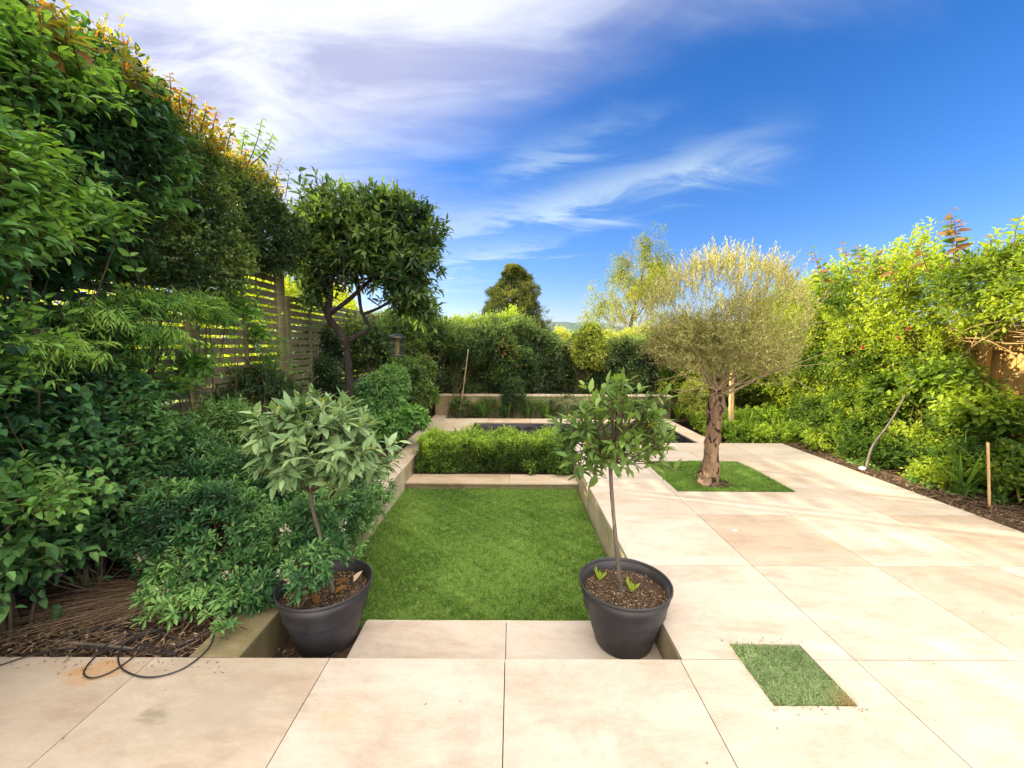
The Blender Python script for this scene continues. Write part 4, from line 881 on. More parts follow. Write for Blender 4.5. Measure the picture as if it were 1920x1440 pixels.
bl = [(-3.0, y, 3.05+.05*math.sin(y*3), .50, .6, .68) for y in (.3, 1.1, 1.8, 2.5, 3.0)]+[(-2.9, y, 2.2, .52, .6, .6) for y in (.5, 1.2, 1.75)]+[(-2.95, y, 1.4, .5, .6, .6) for y in (.6, 1.3, 1.75)]+[(-2.95, y, .65, .42, .6, .5) for y in (1.4, 2.0)]+[(-3.0, 2.35, 2.2, .32, .5, .4), (-3.0, 2.8, 2.3, .28, .4, .25), (-3.0, 2.3, 1.6, .3, .4, .4)]
shrub('ivy_climber', 'huge wall of dark green ivy like climber at the far left, nearest the camera', 'climber', bl, 6400, .30, 8, .082, .050, 'ivy', 112, base=(-3.1, 1.8, 0), nstem=40, vc=.40, va=.30, r0=.7, curve=.3, lod=2, shape='ovate', down=.2, bump=.2, hemi=-.8)
bl = [(-2.65, 1.9, 3.0, .28, .35, .35), (-2.55, 2.0, 2.55, .26, .35, .3), (-2.7, 2.6, 2.45, .28, .4, .26), (-2.65, 2.2, 2.25, .26, .35, .2), (-2.6, 1.7, 2.2, .2, .25, .3), (-2.7, 2.5, 3.2, .3, .4, .3), (-2.6, 2.0, 1.6, .25, .35, .3), (-2.6, 1.7, 1.2, .22, .3, .25), (-2.6, 1.8, 3.4, .25, .3, .25)]
shrub('climbing_rose', 'light green leafy climbing shoots in front of the dark ivy, upper left', 'climber', bl, 1250, .34, 9, .078, .038, 'rose_green', 113, base=(-2.8, 2.1, 0), nstem=14, vc=.5, va=.25, r0=.5, curve=.25, lod=2, mode='pinnate', ang=(1.0, .8), srad=.01)
bl = [px(60, 640, 2.2, .3, .3, .12), px(160, 590, 2.6, .34, .3, .12), px(260, 560, 3.0, .36, .3, .12), px(350, 560, 3.5, .34, .3, .09), px(400, 585, 3.8, .22, .25, .07), px(250, 620, 2.9, .34, .3, .1), px(200, 660, 2.8, .25, .3, .08)]
shrub('japanese_maple', 'feathery cut leaved green maple spreading in front of the slatted fence', 'tree', bl, 1000, .20, 13, .075, .011, 'maple', 114, base=(-2.9, 2.6, 0), nstem=9, vc=.5, va=.25, r0=.2, mode='pinnate', ang=(.9, .5), grav=.5, down=.25, shape='lance', srad=.014, stem_mat=M['bark_dark'], up=.1)
bl = [px(60, 830, 2.3, .36, .4, .35), px(180, 800, 2.7, .40, .4, .4), px(270, 850, 3.1, .34, .4, .28), px(150, 900, 2.5, .35, .4, .3), px(60, 1000, 2.3, .3, .35, .3), px(190, 740, 2.7, .2, .25, .3), px(120, 700, 2.7, .3, .3, .4)]
shrub('shade_shrub', 'deep green broad leaved shrub in the shade at the foot of the ivy', 'shrub', bl, 2300, .28, 8, .072, .042, 'ivy', 115, base=(-2.7, 2.5, 0), nstem=24, vc=.48, va=.28, r0=.6, lod=2, down=.12)
bl = [px(60, 930, 1.95, .20, .16, .10), px(130, 920, 2.0, .14, .14, .06), px(20, 900, 1.9, .14, .14, .08)]
shrub('leafy_branch', 'pale green pinnate leaved branch low at the far left edge', 'shrub', bl, 60, .2, 7, .060, .036, 'rose_green', 116, base=(-2.6, 2.2, 0), nstem=0, vc=.45, lod=2, mode='pinnate', ang=(1.0, .8), up=.15)
for (p0, p1, lb) in (((30, 900), (20, 780), 'grey upright stem leaning at the far left in the shade'), ((95, 900), (25, 780), 'second grey stem crossing behind the first at the far left')):
    a = Acc(); P = spline([at(p0[0]+15, 1080, 2.3), at(*p0, 2.3), at(*p1, 2.35), at(p1[0]-10, 640, 2.5)], 18); tubes(a, P, interp([.02, .017, .014, .01], 18), 8); tag(a.build('bare_stem', M['bark_grey'], None, smooth=True), lb, 'stem', 'bare stems at the far left')
shrub('sparse_climber', 'sparse pale leaved shoots trailing across the slatted fence beside the maple', 'climber', [px(440, 570, 4.6, .4, .2, .3), px(480, 620, 5.0, .35, .15, .3), px(360, 680, 3.9, .35, .2, .3), px(300, 720, 3.5, .3, .2, .3), px(510, 680, 5.2, .3, .15, .3)], 190, .3, 7, .09, .045, 'rose_green', 117, base=(-2.9, 4.4, 0), nstem=7, vc=.5, r0=.1, lod=2, srad=.006)
# top left magnolia like shoots against the sky
def shoot_plant(name, label, stems, mat, ll, lw, seed, stem_mat='twig_red', k=12, group=None, r=.006, mode='spiral', tipnew=.2, vv=.6, cat='shoot', shape='ovate', lod=2, side=None):
    """stems: list of polylines of points"""
    rng = np.random.default_rng(seed); t = thing(name, label, cat, stems[0][0], group); LA = Acc(); SA = Acc()
    for st in stems:
        SA = Acc(); P = spline(st, 24); tubes(SA, P, interp([r, r*.7, r*.35], 24), 6)
        idx = np.linspace(6, 23, k).astype(int); T = nrm(np.gradient(P, axis=0))[idx]; B = P[idx]; a_ = np.arange(k)*2.4+rng.uniform(0, 6)
        s_ = nrm(np.cross(T, UP+.3)); b_ = np.cross(s_, T); A = T*.35+(s_*np.cos(a_)[:, None]+b_*np.sin(a_)[:, None])*.9+rng.normal(0, .15, (k, 3)); A[:, 2] -= .25
        if side: A[:, 2] -= side
        v = np.where(rng.uniform(0, 1, k) < tipnew, .97, vv); v = v+0*B[:, 0]
        SA.build('stem', M[stem_mat], t)
        leaves(LA, B, A, UP*.7+np.array([0, -.5, 0])+rng.normal(0, .4, (k, 3)), ll*rng.uniform(.7, 1.2, k)*np.linspace(1.1, .6, k), lw*rng.uniform(.8, 1.1, k)*np.linspace(1.1, .6, k), v, lod, shape, .25, .2, rng)
    LA.build('leaves', M[mat], t); return t
S = lambda *p: [at(*q) for q in p]
shoot_plant('young_shoot', 'shoot with large translucent bronze leaves against the sky in the top left corner', [S((90, 130, 2.5), (80, 60, 2.4), (60, -20, 2.35)), S((130, 120, 2.5), (120, 60, 2.45), (95, 5, 2.4)), S((150, 140, 2.6), (135, 75, 2.5), (130, 40, 2.5))], 'orange_tips', .15, .065, 121, k=9, group='shoots above the left climber')
shoot_plant('young_shoot', 'upright green leaved shoot above the ivy left of the cloud', [S((232, 190, 2.9), (233, 130, 2.9), (230, 80, 2.9)), S((250, 190, 3.0), (258, 150, 3.0), (262, 130, 3.0))], 'orange_tips', .12, .065, 122, k=14, tipnew=.1, vv=.4, group='shoots above the left climber')
shoot_plant('young_shoot', 'pair of thin reddish shoots above the middle of the left climber', [S((318, 200, 3.5), (320, 165, 3.5), (318, 138, 3.5)), S((352, 230, 3.6), (358, 200, 3.6), (360, 178, 3.6)), S((395, 260, 4.0), (402, 225, 4.0), (408, 208, 4.0))], 'orange_tips', .095, .05, 123, k=11, tipnew=.5, vv=.6, group='shoots above the left climber')
shoot_plant('young_shoot', 'bright green pinnate shoot standing up at the far end of the left climber', [S((460, 320, 4.6), (480, 270, 4.6), (492, 222, 4.6)), S((470, 310, 4.6), (500, 280, 4.6), (512, 250, 4.6)), S((450, 310, 4.6), (455, 270, 4.6), (460, 240, 4.6))], 'lime', .095, .042, 124, k=24, tipnew=.0, vv=.3, stem_mat='twig', group='shoots above the left climber')
shoot_plant('young_shoot', 'thin shoots rising between the left climber and the bay tree', [S((535, 370, 5.6), (540, 340, 5.6), (543, 320, 5.6)), S((560, 380, 5.8), (565, 350, 5.8), (575, 328, 5.8))], 'bay', .14, .055, 125, k=9, tipnew=.0, vv=.5, stem_mat='twig', group='shoots above the left climber')
shoot_plant('young_shoot', 'loose leafy shoots breaking the skyline between the bronze shoot and the green shoot', [S((165, 150, 2.8), (178, 112, 2.8), (182, 84, 2.8)), S((205, 180, 3.0), (214, 140, 3.0), (205, 112, 3.0)), S((280, 200, 3.2), (292, 165, 3.2), (300, 148, 3.2))], 'rose_green', .10, .055, 126, k=13, tipnew=.15, vv=.5, stem_mat='twig', group='shoots above the left climber')
shoot_plant('young_shoot', 'row of short mixed shoots on the far slope of the left climber', [S((425, 280, 4.2), (432, 245, 4.2), (428, 225, 4.2)), S((375, 250, 3.8), (384, 215, 3.8), (388, 198, 3.8)), S((515, 350, 5.2), (520, 315, 5.2), (528, 296, 5.2)), S((340, 215, 3.6), (336, 185, 3.6), (342, 165, 3.6))], 'backlit_fringe', .085, .045, 127, k=12, tipnew=.1, vv=.4, stem_mat='twig', group='shoots above the left climber')
# neighbour's sunlit foliage behind the slats ----------------------------
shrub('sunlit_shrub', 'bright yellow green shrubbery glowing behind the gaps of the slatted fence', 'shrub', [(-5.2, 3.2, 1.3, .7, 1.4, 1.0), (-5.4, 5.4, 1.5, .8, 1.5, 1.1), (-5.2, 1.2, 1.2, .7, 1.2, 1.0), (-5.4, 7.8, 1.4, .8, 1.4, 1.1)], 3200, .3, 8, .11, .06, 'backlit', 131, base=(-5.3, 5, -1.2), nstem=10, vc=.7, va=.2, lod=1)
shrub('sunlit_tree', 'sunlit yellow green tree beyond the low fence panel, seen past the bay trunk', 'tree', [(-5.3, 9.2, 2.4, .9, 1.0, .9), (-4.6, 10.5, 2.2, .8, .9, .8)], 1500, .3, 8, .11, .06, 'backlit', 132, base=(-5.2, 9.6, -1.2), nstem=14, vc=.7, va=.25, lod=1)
# bird feeder -------------------------------------------------
def feeder():
    c = at(745, 648, 6.1); t = thing('bird_feeder', 'dark cylindrical caged bird feeder hanging below the bay tree branches', 'bird feeder', c-np.array([0, 0, .15]))
    a = Acc(); lathe(a, [(.0, .02), (.10, .02), (.105, .0), (.10, -.015), (.0, -.015)], c-np.array([0, 0, .15]), 28); a.build('tray', M['feeder'], t, smooth=True)
    a = Acc(); lathe(a, [(.118, -.02), (.118, -.008), (.10, .018), (.05, .04), (.0, .045)], c+np.array([0, 0, .13]), 28); a.build('cap', M['feeder'], t, smooth=True)
    a = Acc(); lathe(a, [(.035, -.14), (.035, .11)], c, 16); a.build('seed_tube', M['seed'], t, smooth=True)
    a = Acc(); an = np.arange(18)*2*math.pi/18
    for q in an: tubes(a, [(c[0]+.1*math.cos(q), c[1]+.1*math.sin(q), c[2]-.14), (c[0]+.1*math.cos(q), c[1]+.1*math.sin(q), c[2]+.12)], [.002, .002], 4)
    for z in (-.07, 0, .07):
        r_ = np.array([(c[0]+.1*math.cos(q), c[1]+.1*math.sin(q), c[2]+z) for q in np.linspace(0, 6.2832, 25)]); tubes(a, r_, np.full(25, .002), 4)
    cg = a.build('cage', M['feeder'], t)
    a = Acc(); tubes(a, [c+np.array([0, 0, .17]), c+np.array([-.01, .02, .45])], [.003, .003], 5); a.build('hanger', M['feeder'], t)
feeder()
# strap leaved clumps -------------------------------------------------
def clump(c, label, n, L, w, mat, seed, sp=.5, group=None, cat='plant', name='strap_leaved_plant', v=(.2, .8)):
    rng = np.random.default_rng(seed); t = thing(name, label, cat, c, group); a = Acc(); c = np.array(c, float); m_ = 8
    an = rng.uniform(0, 6.28, n); le = L*rng.uniform(.6, 1.15, n); out = sp*rng.uniform(.3, 1.3, n)
    d = np.stack([np.cos(an), np.sin(an), np.zeros(n)], 1); ts = np.linspace(0, 1, m_)
    P = c+d*rng.uniform(0, .07, n)[:, None]; C = P[:, None]+d[:, None]*(le*out)[:, None, None]*(ts**1.4)[None, :, None]; C[:, :, 2] += le[:, None]*(ts[None]-.55*out[:, None]*ts[None]**2.2)
    s_ = nrm(np.cross(d, UP)+rng.normal(0, .2, (n, 3))); wd = w*np.array([.6, .9, 1, 1, .9, .7, .4, .05])
    Lf = C-s_[:, None]*wd[None, :, None]/2; Rt = C+s_[:, None]*wd[None, :, None]/2; V = np.stack([Lf, Rt], 2).reshape(n, m_*2, 3)
    a.add(V, [(2*i, 2*i+1, 2*i+3, 2*i+2) for i in range(m_-1)], v=rng.uniform(*v, n)); a.build('leaves', M[mat], t, smooth=True); return t
for i, (x, y, n, L, lb) in enumerate(((-.62, 8.93, 60, .60, 'arching strap leaved clump at the left in the strip behind the pool'), (-.1, 8.95, 44, .50, 'dark upright clump left of centre behind the pool'), (.35, 8.95, 40, .48, 'small arching clump behind the middle of the pool'), (.75, 8.92, 48, .52, 'bluish strap leaved clump behind the pool, under the right potted bay'), (1.6, 8.94, 44, .46, 'small clump behind the right part of the pool'))):
    clump((x, y, -.05), lb, n, L, .016, 'blade', 140+i, v=(.05, .6), group='strap leaved clumps behind the pool')
shrub('rose_bush', 'upright leafy rose bush standing against the raised wall behind the pool', 'shrub', [(.02, 8.95, .55, .28, .16, .42), (-.05, 8.95, .25, .2, .12, .2)], 330, .18, 7, .06, .034, 'privet', 145, base=(0, 8.95, -.05), nstem=14, vc=.3)
shrub('ground_cover_plants', 'low leafy plants filling the strip behind the pool', 'plant', [(-1.0, 8.93, .12, .3, .12, .20), (-.3, 8.95, .15, .4, .12, .25), (.5, 8.95, .15, .4, .12, .22), (1.2, 8.95, .12, .4, .12, .2), (2.0, 8.95, .12, .4, .12, .2), (2.7, 8.95, .12, .3, .12, .2)], 700, .12, 7, .04, .022, 'privet', 146, base=(0, 8.95, -.05), nstem=0, vc=.35)
# right far corner: bright planting -----------------------------------
shrub('golden_shrub', 'bright yellow shrub just left of the olive trunk behind the pool corner', 'shrub', [px(1305, 738, 8.6, .36, .35, .34), px(1315, 770, 8.3, .3, .3, .2)], 620, .16, 8, .06, .03, 'yellow_shrub', 151, base=(4.0, 8.6, 0), nstem=8, vc=.6)
shrub('ground_cover_plants', 'leafy plants in front of the left end of the raised bed wall', 'plant', [(-1.15, 8.95, .25, .3, .12, .25), (-.5, 8.98, .22, .35, .1, .22), (.5, 8.98, .25, .45, .1, .22), (1.2, 8.98, .25, .45, .1, .24), (2.4, 8.98, .25, .7, .1, .24), (3.2, 9.0, .3, .4, .1, .3)], 900, .16, 7, .055, .025, 'privet', 147, base=(0, 8.95, -.05), nstem=0, vc=.45)
bright = [(3.75, 8.3), (4.0, 7.8), (4.4, 7.5), (4.9, 7.2), (4.25, 8.4), (4.8, 8.0), (5.3, 7.3), (5.0, 6.6), (5.4, 6.2), (3.7, 9.0), (4.7, 8.7)]
lbs = ['strap leaved clump at the right rear corner of the pool', 'strap leaved clump behind the pool surround, second from the corner', 'strap leaved clump straight behind the olive trunk', 'bright strap leaved clump right of the olive trunk', 'strap leaved clump below the golden shrub', 'upright clump between the stakes and the right climber', 'sunlit clump at the foot of the right climber', 'arching clump at the far right corner of the paving', 'arching clump beside the paving edge past the corner', 'clump at the end of the raised wall', 'half hidden clump behind the timber stakes']
for i, ((x, y), lb) in enumerate(zip(bright, lbs)): clump((x, y, -.05), lb, 34, .48, .028, 'lime', 160+i, v=(.2, .85), sp=.6, group='strap leaved clumps in the sunny right corner')
shrub('ground_cover_plants', 'low bright leafy ground cover in the sunny corner behind the paving', 'plant', [(3.9, 7.2, .05, .45, .35, .2), (4.5, 6.95, .05, .45, .3, .2), (5.1, 6.9, .1, .4, .4, .25), (4.2, 8.0, .1, .5, .4, .25), (4.9, 7.8, .12, .5, .4, .3)], 1500, .14, 7, .07, .045, 'lime', 175, base=(4.4, 7.3, -.05), nstem=0, vc=.6, va=.25)
shrub('mixed_shrub', 'sunlit green shrub filling the corner behind the olive tree', 'shrub', [(4.6, 9.2, .9, .7, .5, .7), (5.4, 8.8, 1.1, .6, .6, .8), (5.2, 9.4, 1.5, .7, .5, .6), (4.0, 9.6, .9, .5, .3, .6)], 2600, .24, 8, .08, .042, 'climber_right', 176, base=(5, 9.2, 0), nstem=24, vc=.5, va=.3)
# right climber ---------------------------------------------------
bl = [(5.65, y, 2.36+.10*math.sin(y*1.3), .60, .7, .55) for y in (3.2, 4.1, 5.0, 5.9, 6.8, 7.7, 8.6)]+[(5.8, 2.2, 2.3, .5, .7, .55)]+[(5.55, 6.6, 1.5, .45, .6, .6), (5.5, 7.5, 1.4, .5, .7, .7), (5.5, 8.4, 1.2, .5, .7, .7), (5.6, 5.7, 1.65, .4, .5, .45), (5.6, 7.0, .8, .4, .7, .6), (5.6, 8.0, .8, .4, .7, .6), (5.5, 9.0, 1.0, .5, .7, .8), (5.6, 6.2, .9, .35, .6, .5), (5.7, 5.0, 1.95, .28, .5, .3), (5.72, 3.4, 1.9, .28, .5, .3), (5.6, 2.9, 1.5, .3, .4, .4)]
t = shrub('right_climber', 'sunlit yellow green climber tumbling over the whole boarded fence on the right', 'climber', bl, 7600, .34, 9, .085, .044, 'climber_right', 181, base=(5.95, 6.3, 0), nstem=50, vc=.6, va=.3, r0=.66, curve=.2, lod=1, tipnew=.004, bump=.24, up=.55, hemi=-.9)
rng = np.random.default_rng(182)
bl = [(5.85, 4.3, 1.75, .18, .7, .2), (5.8, 3.6, 1.8, .2, .6, .2)]
t2 = thing('dry_stems', 'tangle of bare brown dead stems under the right climber above the fence rail', 'stems', (5.8, 4.2, 1.5)); a = Acc()
for i in range(130):
    y = rng.uniform(2.9, 5.2); p = np.array([rng.uniform(5.55, 5.95), y, rng.uniform(1.6, 2.0)]); e = p+np.array([rng.normal(0, .12), rng.normal(-.25, .3), rng.normal(.05, .14)])
    tubes(a, spline([p, (p+e)/2+rng.normal(0, .05, 3), e], 6), interp([.004, .003, .0015], 6), 4, v=.5)
a.build('twigs', M['cane'], t2)
shrub('large_leaved_shrub', 'large leaved stems hanging low in front of the boarded fence', 'shrub', [(5.4, 5.1, 1.15, .3, .45, .30), (5.35, 4.6, .85, .3, .4, .25), (5.4, 5.7, .9, .35, .4, .4), (5.5, 6.3, .7, .35, .4, .4)], 620, .24, 7, .10, .06, 'climber_right', 183, base=(5.5, 5.3, 0), nstem=34, vc=.42, va=.25, lod=2, down=.2, shape='round')
shrub('right_bed_shrub', 'green leafy perennials along the right hand bed', 'shrub', [(5.1, 5.9, .3, .35, .4, .3), (5.15, 5.2, .3, .35, .4, .3), (5.25, 4.5, .32, .35, .4, .3), (5.3, 3.9, .35, .35, .4, .32), (4.95, 4.6, .15, .25, .3, .18), (4.9, 5.5, .15, .25, .35, .2), (4.85, 6.2, .15, .25, .3, .2), (5.0, 6.5, .3, .3, .3, .3)], 1500, .18, 7, .075, .045, 'climber_right', 184, base=(5.2, 5, 0), nstem=26, vc=.30, va=.28, lod=1)
shrub('right_bed_shrub', 'taller leafy growth in front of the boarded fence behind the canes', 'shrub', [(5.5, 4.3, .65, .35, .45, .4), (5.45, 4.9, .7, .35, .4, .45), (5.6, 3.8, .7, .3, .4, .4), (5.7, 5.4, 1.2, .25, .4, .4), (5.3, 5.7, .6, .3, .4, .4), (5.2, 6.3, .55, .3, .35, .4), (5.1, 6.9, .45, .3, .3, .35)], 1500, .24, 8, .085, .04, 'climber_right', 185, base=(5.4, 4.9, 0), nstem=30, vc=.45, va=.3, lod=1, bump=.2)
for i, (x, y, lb) in enumerate(((5.15, 4.9, 'arching green strap leaved clump right of the leaning rose stem'), (4.95, 4.35, 'front clump beside the soil edge left of the upright cane'), (5.0, 5.75, 'small front clump behind the leaning rose stem'), (5.3, 4.5, 'wide arching clump in the middle of the right bed'), (5.15, 4.15, 'large arching clump behind the first cane'), (5.45, 3.95, 'arching clump at the right picture edge behind the canes'), (5.2, 5.4, 'arching clump left in the right bed'), (5.55, 4.8, 'tall clump close to the boarded fence'), (5.7, 4.2, 'tall clump against the fence near the right edge'), (5.1, 3.6, 'clump at the lower right edge of the bed'))):
    clump((x, y, -.05), lb, 40, .72, .026, 'blade', 190+i, sp=.7, v=(.15, .75), group='arching strap leaved clumps in the right bed')
for i, (X, Y, lb) in enumerate(((1740, 1, 'small cranesbill like weeds on the soil by the cane'),)):
    shrub('weeds', lb, 'weeds', [(5.0, 4.25, .02, .22, .2, .06), (4.85, 4.7, .02, .12, .2, .06), (5.2, 3.75, .05, .2, .2, .09), (4.75, 5.4, .0, .12, .3, .07)], 170, .08, 6, .045, .035, 'rose_green', 200, base=(5, 4.4, -.04), nstem=0, vc=.6, shape='round')
cane(at(1855, 951, 3.95), at(1852, 830, 3.98), .011, 'short bamboo cane standing upright at the front of the right bed', 'cane', group='bamboo canes in the right bed', name='bamboo_cane')
cane(at(1911, 937, 4.0), at(1898, 835, 4.05), .011, 'bamboo cane leaning left at the right picture edge', 'cane', group='bamboo canes in the right bed', name='bamboo_cane')
a = Acc(); P = spline([at(1624, 880, 5.15), at(1636, 838, 5.2), at(1670, 790, 5.25), at(1700, 735, 5.3), at(1712, 690, 5.4)], 26); tubes(a, P, interp([.018, .013, .011, .008], 26), 8)
tag(a.build('leaning_rose', M['bark_grey'], None, smooth=True), 'pale curving woody rose stem leaning right out of the right bed', 'stem')
a = Acc(); P = at(1617, 878, 5.0); V = np.array([(math.cos(t_)*math.cos(u_), math.sin(t_)*math.cos(u_), math.sin(u_)) for u_ in np.linspace(-1.5, 1.5, 7) for t_ in np.linspace(0, 6.283, 11)[:-1]]); V = V*(1+.15*np.random.default_rng(1).normal(0, 1, (len(V), 1)))*[.04, .03, .02]+P
a.add(V, [(r*10+i, r*10+(i+1) % 10, (r+1)*10+(i+1) % 10, (r+1)*10+i) for r in range(6) for i in range(10)]); tag(a.build('stone', M['white'], None, smooth=True), 'small white stone at the foot of the leaning rose stem', 'stone')
# rose shoots over the right climber
shoot_plant('young_shoot', 'tall red leaved rose shoot, highest above the right climber', [S((1790, 500, 4.9), (1784, 440, 4.9), (1783, 392, 4.9)), S((1800, 500, 4.9), (1792, 440, 4.9), (1790, 410, 4.9))], 'privet', .15, .075, 211, k=17, tipnew=.55, vv=.6, group='rose shoots above the right climber')
shoot_plant('young_shoot', 'pair of red tipped rose shoots at the left end of the right climber', [S((1550, 560, 6.6), (1535, 510, 6.6), (1525, 465, 6.6)), S((1545, 560, 6.6), (1560, 520, 6.6), (1530, 490, 6.6))], 'privet', .16, .075, 212, k=16, tipnew=.4, vv=.6, group='rose shoots above the right climber')
shoot_plant('young_shoot', 'branching red tipped rose shoot second from the left above the right climber', [S((1610, 540, 6.2), (1590, 500, 6.2), (1578, 458, 6.2)), S((1610, 540, 6.2), (1612, 490, 6.2), (1608, 460, 6.2)), S((1660, 540, 6.0), (1650, 500, 6.0), (1640, 472, 6.0))], 'privet', .15, .07, 213, k=16, tipnew=.5, vv=.6, group='rose shoots above the right climber')
shoot_plant('young_shoot', 'thin bronze shoot left of the tallest rose shoot', [S((1740, 510, 5.1), (1730, 480, 5.1), (1725, 455, 5.1)), S((1680, 530, 5.6), (1672, 500, 5.6), (1690, 478, 5.6))], 'privet', .13, .06, 214, k=13, tipnew=.5, vv=.6, group='rose shoots above the right climber')
for i, (x, y, Y) in enumerate(((1703, 616, 5.35), (1685, 634, 5.3), (1617, 652, 5.6))):
    a = Acc(); c = at(x, y, Y); rng = np.random.default_rng(i); n = 16; D = nrm(rng.normal(0, 1, (n, 3)))
    leaves(a, c+D*.004, D, rng.normal(0, 1, (n, 3)), .027, .022, rng.uniform(0, 1, n), 1, 'round', .5, .3, rng); tag(a.build('rose_flower', M['bloom']), ['red rose bloom highest in the right climber', 'pink red rose bloom just below the highest one', 'faded red bloom at the dark left part of the right climber'][i], 'flower', 'red blooms in the right climber')
shoot_plant('young_shoot', 'green arching sprays along the top of the right climber between the rose shoots', [S((1700, 540, 5.5), (1712, 500, 5.5), (1735, 485, 5.5)), S((1850, 480, 4.6), (1862, 445, 4.6), (1880, 430, 4.6)), S((1590, 560, 6.4), (1600, 520, 6.4), (1625, 505, 6.4)), S((1900, 470, 4.4), (1905, 430, 4.4), (1915, 405, 4.4))], 'climber_right', .12, .06, 215, k=13, tipnew=.15, vv=.65, stem_mat='twig', group='rose shoots above the right climber')
# ---------------------------------------------------------------- litter
def litter(name, label, rects, n, seed, z=-.035, sz=.035, straw=0):
    rng = np.random.default_rng(seed); a = Acc()
    for (x0, x1, y0, y1, f) in rects:
        k = int(n*f); P = np.stack([rng.uniform(x0, x1, k), rng.uniform(y0, y1, k), z+rng.uniform(0, .03, k)], 1)
        A = nrm(np.stack([rng.normal(0, 1, k), rng.normal(0, 1, k), rng.normal(0, .2, k)], 1)); leaves(a, P, A, UP+rng.normal(0, .4, (k, 3)), sz*rng.uniform(.4, 1.7, k), sz*.4*rng.uniform(.4, 1.5, k), rng.uniform(0, 1, k), 1, 'ovate', .2, .3, rng)
        k = int(straw*f); P = np.stack([rng.uniform(x0, x1, k), rng.uniform(y0, y1, k), z+rng.uniform(.01, .05, k)], 1); an = rng.uniform(0, 3.14, k); L = rng.uniform(.04, .2, k)
        d = np.stack([np.cos(an), np.sin(an), rng.normal(0, .12, k)], 1)*L[:, None]; b_ = rng.normal(0, .02, (k, 3))
        tubes(a, np.stack([P-d/2, P+b_*.7, P+d/2+b_*.2], 1), np.tile([.0018, .0022, .0012], (k, 1)), 3, v=rng.uniform(.1, .9, k))
    o = a.build(name, M['dead']); tag(o, label, 'litter', kind='stuff')
litter('leaf_litter', 'dry leaves and bark chips on the soil of the left bed', [(-3.3, -1.68, 1.97, 3.0, .7), (-2.2, -1.68, 3.0, 7, .5)], 4200, 221, straw=1500)
litter('leaf_litter', 'dry leaves and straw on the soil along the right edge of the paving', [(XE+.02, 5.4, 2.6, 6.6, 1.)], 4600, 222, straw=2600)
litter('leaf_litter', 'debris round the base of the olive trunk', [(2.22, 2.55, 4.46, 4.8, 1.)], 320, 223, z=-.024, sz=.02, straw=40)
litter('leaf_litter', 'crumbled soil and dead leaves in the recess left of the step', [(XL+.02, -.96, 1.98, 2.4, 1.)], 260, 224, z=-.225, sz=.025, straw=30)
# dead grass tuft fanned over the left soil
rng = np.random.default_rng(225); a = Acc(); t = thing('dead_grass_clump', 'straw coloured dead grass fanned flat over the soil of the left bed', 'dead plant', (-2.3, 2.3, 0))
for i in range(190):
    s0 = np.array([-2.12+rng.normal(0, .12), 2.42+rng.normal(0, .07), .04+rng.uniform(0, .05)]); e = s0+np.array([-rng.uniform(.2, 1.1), -rng.uniform(-.08, .42), -.06+rng.uniform(-.02, .03)]); m_ = (s0+e)/2+np.array([0, rng.normal(0, .05), rng.uniform(.0, .05)])
    tubes(a, spline([s0, m_, e], 6), interp([.0016, .0016, .0008], 6), 3, v=rng.uniform(.2, .85))
a.build('straw', M['dead'], t)
# twigs + grey stick
for i, (p0, p1, r, lb) in enumerate((((-2.40, 2.05, .0), (-1.98, 1.99, .01), .009, 'pale grey broken stick lying at the front edge of the left bed'), ((-2.2, 2.2, .02), (-1.7, 2.02, .01), .005, 'thin dark twig by the mossy wall top'), ((-2.15, 1.98, .0), (-1.85, 2.2, .04), .006, 'dark stick leaning across the pale grey stick'))):
    cane(np.array(p0), np.array(p1), r, lb, ['bark_grey', 'bark_dark', 'bark_dark'][i], name='stick', cat='stick', group='sticks on the left bed')
# cable -------------------------------------------------
def zc_(x, y, z=.008): # point on the paving seen at pixel
    u = at(x, y, 1.0); k = (CH-z)/(CH-u[2]); return np.array([u[0]*k, 1.0*k, z])
def cable(label, pts, r=.0036, n=90):
    a = Acc(); P = spline(pts, n); tubes(a, P, np.full(n, r), 8, cap=True); tag(a.build('garden_cable', M['cable'], None, smooth=True), label, 'cable', 'black cables at the front of the left bed')
c_ = zc_
cable('thin black cable looping out over the paving from the left bed', [c_(250, 1185, .03), c_(205, 1205, .02), c_(170, 1240), c_(157, 1262), c_(175, 1271), c_(215, 1256), c_(262, 1222), c_(300, 1190, .02), c_(285, 1180, .03), c_(240, 1200, .03), c_(222, 1228, .012), c_(232, 1256), c_(280, 1270), c_(340, 1255), c_(385, 1222), c_(400, 1195, .012), c_(396, 1180, .02), c_(360, 1200, .03), c_(330, 1212, .02)], n=160)
cable('black cable running off the left picture edge', [c_(-60, 1262), c_(0, 1247), c_(50, 1231), c_(110, 1218, .02), c_(200, 1215, .02), c_(330, 1225, .012), c_(250, 1205, .03)])
cable('black cable curled on the soil behind the paving edge', [c_(130, 1228, .015), c_(97, 1222, .02), c_(110, 1205, .03), c_(160, 1185, .04), c_(215, 1175, .05), c_(260, 1195, .03)])
rng = np.random.default_rng(240); a = Acc(); n = 170
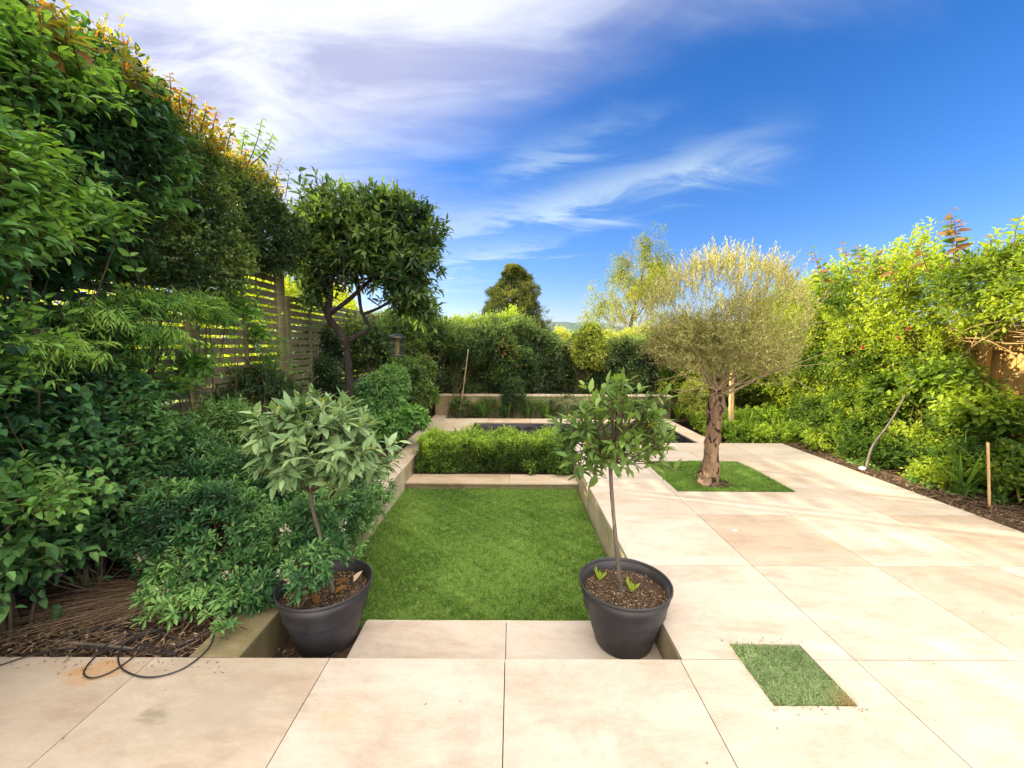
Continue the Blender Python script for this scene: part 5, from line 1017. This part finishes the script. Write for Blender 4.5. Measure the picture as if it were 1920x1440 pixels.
P = np.stack([rng.uniform(-3, 4.4, n), rng.uniform(1.2, 6.4, n), np.full(n, .004)], 1); P = P[((P[:, 0] > .95) | (P[:, 1] < 1.9)) & ~((np.abs(P[:, 0]-2.48) < .7) & (np.abs(P[:, 1]-4.95) < .65)) & ~((np.abs(P[:, 0]-1.37) < .22) & (np.abs(P[:, 1]-1.87) < .22))]
m1 = 260; P = np.concatenate([P, np.stack([XE-np.abs(rng.normal(0, .06, m1)), rng.uniform(2.6, 6.5, m1), np.full(m1, .004)], 1), np.stack([rng.uniform(-3.3, -1.4, 120), 1.93-np.abs(rng.normal(0, .05, 120)), np.full(120, .004)], 1), np.stack([rng.uniform(1.15, 1.6, 40), rng.choice([1.66, 2.08], 40)+rng.normal(0, .012, 40), np.full(40, .004)], 1)]); n = len(P)
leaves(a, P, rng.normal(0, 1, (n, 3))*[1, 1, .1], UP+rng.normal(0, .2, (n, 3)), .011*rng.uniform(.3, 1.6, n), .005, rng.uniform(0, .7, n), 1, 'ovate', .2, .3); tag(a.build('paving_crumbs', M['dead']), 'crumbs of leaf and soil scattered on the paving edges', 'litter', kind='stuff')
rng = np.random.default_rng(241); n = 260; P = np.stack([rng.uniform(XL+.05, XR-.05, n), rng.uniform(2.6, 5.2, n), np.full(n, -.285)], 1); a = Acc(); leaves(a, P, rng.normal(0, 1, (n, 3))*[1, 1, .2], UP+rng.normal(0, .3, (n, 3)), .016*rng.uniform(.4, 1.5, n), .009, rng.uniform(.3, 1, n), 1, 'ovate', .2, .3); tag(a.build('lawn_debris', M['dead']), 'pale petals and dry bits scattered on the sunken lawn', 'litter', kind='stuff')
# small things on paving
a = Acc(); p = c_(1378, 994, .006); th = np.linspace(0, 6.283, 13)[:-1]; V = np.concatenate([np.stack([p[0]+.02*np.cos(th)*(1+.3*np.sin(3*th)), p[1]+.013*np.sin(th), np.full(12, z)], 1) for z in (.0015, .005)])
a.add(V, [tuple(range(12, 24))]+[(i, (i+1) % 12, 12+(i+1) % 12, 12+i) for i in range(12)]); tag(a.build('white_petal', M['white']), 'tiny white petal lying on the brownish paving slab', 'petal')
SC.render.resolution_x = 1024; SC.render.resolution_y = 768
